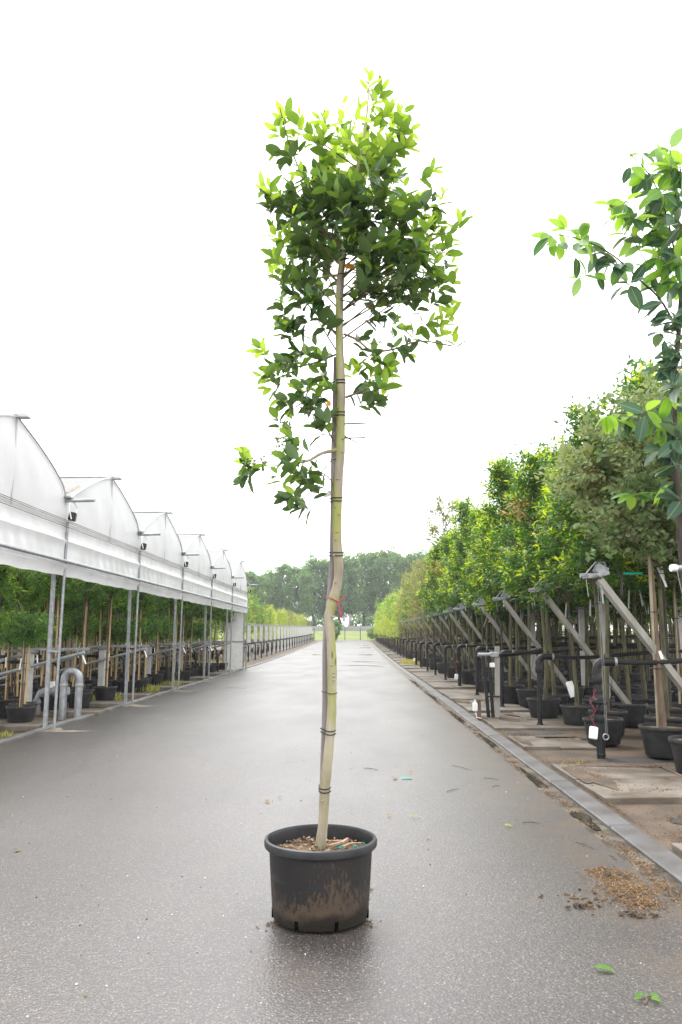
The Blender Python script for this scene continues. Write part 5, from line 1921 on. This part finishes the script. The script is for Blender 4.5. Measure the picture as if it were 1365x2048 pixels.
POPS = []
for s in range(3):
    t = thing('poplar_tree', 'x', 'tree')
    fn = stem_fn(300 + s, 0.35)
    stem_part(t, fn, -0.3, 17.0, 0.42, 0.08, 'darktrunk')
    rr_ = random.Random(s)
    crown(t, 320 + s, 5.0, 20.0, 4.0, 46, 16, 10, 0.62, 0.44, ('pop', 'pop', 'pop', 'pop'), 0.3, lambda q: (0.6 + 0.5 * math.sin(PI * q)) * (1 - 0.45 * q ** 3), 0.7, 1, 0.1, 1, 1.5, 1.5, 'darktrunk', stem=fn)
    POPS.append(Proto(t))
r = random.Random(8)
px = 470
i = 0
while px < 930:
    top = 1148 - (0 if px < 560 else 14 if px < 620 else 26 if px < 690 else 44) + r.uniform(-6, 8)
    y = r.uniform(180, 200)
    p = at(px, 1270, y)
    q = at(px, top, y)
    POPS[i % 3].put((p.x, y, 2.3), r.uniform(0, 6.28), (0.95, 0.95, (q.z - 2.4) / 20.4), f'tall leafy poplar of the tree line beyond the fence, {ORD[i]} from the greenhouse side', 'poplars beyond the fence')
    px += r.uniform(20, 30)
    i += 1

# ------------------------------------------------------------------ litter on the road and the bed
def leaf_thing(px, py, L, W, col, label, cat='leaf', rz=None, curl=0.25, ground=0.0, name='fallen_leaf'):
    p = on_ground(px, py, ground)
    lv = Leaves(segs=5, fold=0.35, curl=curl, shape=0.9)
    a = rnd.uniform(0, 6.28) if rz is None else R(rz)
    d = Vector((math.cos(a), math.sin(a), 0.0))
    lv.add(-d * L * 0.5 + Vector((0, 0, 0.006 + curl * L * 0.55)), d + Vector((0, 0, curl * 0.3)), (0, -0.1, 1), L, W, 0, rnd.random(), curl)
    o = lv.build(name, [M[col]], None, (p.x, p.y, p.z + 0.004))
    return tag(o, label, cat)


leaf_thing(1210, 1944, 0.1, 0.042, 'mid', 'curled bright green leaf lying on the road below the bark pile', rz=-18, curl=0.12)
leaf_thing(1018, 1655, 0.07, 0.045, 'young', 'small green leaf on the road between pot and gutter', rz=20)
leaf_thing(830, 1636, 0.12, 0.03, 'pale', 'long pale green leaf on the road behind the big pot', rz=10)
leaf_thing(741, 1778, 0.06, 0.035, 'young', 'yellow green leaf beside the big pot', rz=70)
leaf_thing(171, 1991, 0.022, 0.016, 'young', 'tiny bright green leaf scrap alone on the near asphalt', rz=70)
leaf_thing(1246, 1578, 0.09, 0.06, 'orange', 'yellow leaf on the soil beside the paving slabs', rz=10, curl=0.1, ground=-0.02)
for i, (px, py, L, W, lab) in enumerate([(535, 1605, 0.085, 0.05, 'pale dry leaf on the road behind the pot, larger of two'), (560, 1597, 0.05, 0.03, 'smaller pale dry leaf on the road behind the pot'), (778, 1634, 0.05, 0.035, 'small brown leaf on the road just behind the pot rim'), (35, 1703, 0.05, 0.045, 'tan leaf scrap at the edge of the road opposite the pot'), (857, 1678, 0.04, 0.03, 'dry reddish leaf scrap on the road beyond the pot'), (790, 1558, 0.12, 0.05, 'crumpled brown leaf beside the green plastic strip'), (822, 1547, 0.06, 0.04, 'dark brown leaf just above the green plastic strip')]):
    leaf_thing(px, py, L, W, 'phor', lab, curl=0.15)
t = thing('leafy_sprig', 'torn sprig of crumpled green leaves in the corner of the road', 'sprig', on_ground(1296, 2003))
t.scale = (0.62, 0.62, 0.62)
lv = Leaves(segs=4, fold=0.5, curl=0.5, shape=0.9)
for (x, y, a, L, W) in ((-0.03, 0.03, 100, 0.07, 0.045), (-0.04, 0.0, 200, 0.06, 0.05), (0.03, 0.0, 20, 0.07, 0.05), (0.02, -0.02, -40, 0.07, 0.04), (0.0, 0.02, 60, 0.06, 0.03), (0.05, 0.01, 95, 0.05, 0.03)):
    lv.add((x, y, 0.025), (math.cos(R(a)), math.sin(R(a)), 0.3), (0, -0.3, 1), L, W, 0, rnd.random(), 0.4)
lv.build('leaf_cluster', [M['mid']], t)
b = MB()
b.tube([(-0.045, -0.055, 0.006), (-0.01, -0.02, 0.015), (0.0, 0.02, 0.02), (0.05, 0.05, 0.015)], 0.004, 6)
b.build('stalk', M['browntrunk'], t)
p = on_ground(813, 1558)
b = MB()
b.add([(-0.06, -0.025, 0.006), (0.06, -0.02, 0.012), (0.065, 0.02, 0.006), (-0.055, 0.022, 0.014), (0, 0, 0.022)], [(0, 1, 4), (1, 2, 4), (2, 3, 4), (3, 0, 4)])
o = b.build('plastic_scrap', M['greentie'], None, False, p)
tag(o, 'flat green plastic strip lying on the road behind the tree', 'scrap')
for (px0, py0, px1, py1, lab) in [(452, 1376, 492, 1377, 'dark twig lying on the road near the greenhouse posts'), (728, 1537, 757, 1541, 'thin brown twig on the road just beyond the trunk'), (905, 1532, 945, 1542, 'long thin twig on the road, upper of two near the gutter'), (968, 1557, 998, 1561, 'thin twig on the road close to the gutter edge'),
                                  (893, 1585, 918, 1579, 'dark short twig on the road between tree and gutter'), (1045, 1647, 1080, 1648, 'dark twig on the road near the small green leaf'), (1152, 1686, 1190, 1700, 'black twig on the road above the bark pile'), (1220, 1713, 1234, 1721, 'short dark stick at the top edge of the bark pile'), (985, 1575, 1000, 1573, 'tiny twig among gutter litter')]:
    a, c = on_ground(px0, py0), on_ground(px1, py1)
    b = MB()
    m = (a + c) / 2
    b.tube([a - m + Vector((0, 0, 0.006)), Vector((0, 0.012, 0.012)), c - m + Vector((0, 0, 0.006))], [0.003, 0.0035, 0.002], 5)
    tag(b.build('twig', M['darktrunk'], None, True, (m.x, m.y, 0.0)), lab, 'twig')


def scatter(name, spots, n, size, mats, seed, z=0.0, mound=0.0, flat=0.4):
    r = random.Random(seed)
    b = MB()
    tot = sum(s[4] for s in spots)
    for (x, y, rx, ry, wgt) in spots:
        for i in range(int(n * wgt / tot)):
            a, q = r.uniform(0, 2 * PI), min(1.4, abs(r.gauss(0, 0.5)))
            xx, yy = x + rx * q * math.cos(a), y + ry * q * math.sin(a)
            h = mound * max(0, 1 - q) ** 1.3
            s_ = size * r.uniform(0.4, 1.5)
            b.box((xx, yy, gz(yy) + z + h * r.random() + s_ * 0.18), (s_ * r.uniform(1.0, 2.6), s_ * 0.45, s_ * flat), r.randrange(len(mats)), Euler((r.uniform(-0.6, 0.6), r.uniform(-0.6, 0.6), r.uniform(0, 6.3))))
    o = b.build(name, mats, None, False)
    tag(o, kind='stuff')
    return o


P = lambda px, py: on_ground(px, py)


def spot(px, py, rx, ry, wgt):
    p = on_ground(px, py)
    return (p.x, p.y, rx, ry, wgt)


scatter('bark_litter', [spot(1228, 1752, 0.17, 0.16, 3), spot(1258, 1780, 0.22, 0.22, 4), spot(1285, 1808, 0.17, 0.13, 1.6), spot(1205, 1742, 0.12, 0.07, 1)], 9000, 0.0062, [M['straw'], M['straw'], M['straw'], M['darkchip'], M['chip']], 5, 0.0, 0.03)
scatter('peat_lumps', [spot(1238, 1755, 0.1, 0.05, 2), spot(1222, 1752, 0.06, 0.05, 1), spot(1160, 1815, 0.12, 0.05, 1), spot(1275, 1832, 0.1, 0.04, 1)], 60, 0.018, [M['soil']], 15, 0.01, 0.01, 0.8)
scatter('soil_crumbs', [spot(1250, 1800, 0.35, 0.25, 2), spot(1180, 1812, 0.1, 0.07, 0.6), spot(1275, 1830, 0.12, 0.05, 0.5), spot(1150, 1800, 0.2, 0.1, 0.3)], 150, 0.014, [M['darkchip']], 6, 0.0, 0.0, 0.8)
gs = []
for i in range(60):
    y = 4.2 + i * 0.42
    gs.append((2.03 + 0.03 * math.sin(i * 1.7), y, 0.1, 0.3, 0.4 + 0.8 * (math.sin(i * 0.9) > -0.1) + (2.2 if y < 6.4 else 0)))
scatter('gutter_litter', gs, 7000, 0.0075, [M['straw'], M['darkchip'], M['darkchip'], M['chip']], 8, -0.02, 0.008)
scatter('bed_litter', [(3.1, 7.4, 0.7, 0.5, 2), (3.5, 9.2, 1.0, 0.5, 3), (2.9, 10.4, 0.5, 0.3, 2), (2.75, 13.2, 0.4, 0.4, 1.5), (4.2, 8.2, 0.7, 0.6, 2), (2.6, 6.5, 0.2, 0.6, 1), (3.3, 6.8, 0.8, 0.3, 1.5), (2.45, 8, 0.06, 2.0, 1), (2.45, 12, 0.06, 3.0, 1)], 5200, 0.008, [M['straw'], M['darkchip'], M['darkchip']], 9, -0.015, 0.006)
scatter('slab_litter', [(4.4, 9.0, 1.0, 0.35, 3), (3.2, 8.4, 0.6, 0.3, 1.5), (2.7, 9.2, 0.25, 0.7, 1), (3.6, 9.9, 0.9, 0.2, 1.5), (5.2, 8.6, 0.6, 0.5, 1.5), (3.3, 12.4, 0.5, 0.4, 0.5)], 2600, 0.0075, [M['straw'], M['darkchip'], M['darkchip']], 19, 0.028, 0.004)
scatter('mud_clods', [(pc.x - 0.27, pc.y - 0.12, 0.08, 0.08, 1), (pc.x + 0.27, pc.y - 0.1, 0.08, 0.1, 1), (pc.x, pc.y - 0.29, 0.2, 0.03, 1)], 90, 0.006, [M['darkchip']], 12, 0.0, 0.01, 0.8)
r = random.Random(3)
b = MB()
for i in range(420):
    x, y = r.uniform(-4.6, 1.8), 2.0 + 14 * r.random() ** 1.6
    s_ = r.uniform(0.003, 0.008)
    b.box((x, y, s_ * 0.3), (s_ * 1.5, s_, s_ * 0.8), r.randrange(3), Euler((r.uniform(-0.4, 0.4), r.uniform(-0.4, 0.4), r.uniform(0, 6))))
o = b.build('road_grit', [M['chip'], M['darkchip'], M['post']], None, False)
tag(o, kind='stuff')


def grass(name, spots, seed, hgt=0.2):
    r = random.Random(seed)
    lv = Leaves(segs=2, fold=0.2, curl=0.3)
    for (x, y, rx, ry, n, tn) in spots:
        for i in range(n):
            a, q = r.uniform(0, 6.28), math.sqrt(r.random())
            xx, yy = x + rx * q * math.cos(a), y + ry * q * math.sin(a)
            h = hgt * r.uniform(0.5, 1.3)
            lv.add((xx, yy, gz(yy) - 0.03), (r.uniform(-0.5, 0.5), r.uniform(-0.5, 0.5), 1), rvec(r), h, h * 0.07, 0, min(1, max(0, tn + r.uniform(-0.4, 0.4))), r.uniform(0, 0.5))
    o = lv.build(name, [M['blade']])
    tag(o, kind='stuff')


grass('grass', [(-6.2, 19.6, 0.5, 0.4, 300, 0.1), (-6.1, 23.0, 0.5, 0.5, 300, 0.1), (-5.9, 25.6, 0.4, 0.4, 200, 0.2), (-8.2, 38.8, 1.6, 1.4, 2600, 0.6), (-9.6, 42, 2.4, 2.0, 2200, 0.5), (-6.6, 41.5, 0.8, 2.6, 1200, 0.6)], 4, 0.2)
grass('grass', [(-5.7, 12.75, 0.22, 0.35, 150, 0.0), (-6.1, 13.1, 0.2, 0.2, 110, 0.0)], 7, 0.11)
grass('grass', [(3.35, 45.0, 0.75, 1.8, 2600, 0.9), ], 5, 0.22)
grass('grass', [(2.75, 10.3, 0.3, 0.05, 26, 0.2), (2.55, 9.7, 0.06, 0.15, 14, 0.3), (3.2, 12.95, 0.3, 0.06, 20, 0.3), (2.5, 14, 0.05, 2, 30, .4)], 6, 0.07)

# ------------------------------------------------------------------ damp air between the camera and the far trees
b = MB()
b.box((0, 150, 14), (760, 420, 31.6), 0)
m, n, l, bs = new_mat('damp_air')
n.remove(bs)
pv = n.new('ShaderNodeVolumePrincipled')
pv.inputs['Color'].default_value = (0.95, 0.97, 1.0, 1)
pv.inputs['Density'].default_value = 0.0005
pv.inputs['Anisotropy'].default_value = 0.2
l.new(pv.outputs[0], n['Material Output'].inputs['Volume'])
tag(b.build('haze', m, smooth=False), kind='stuff')
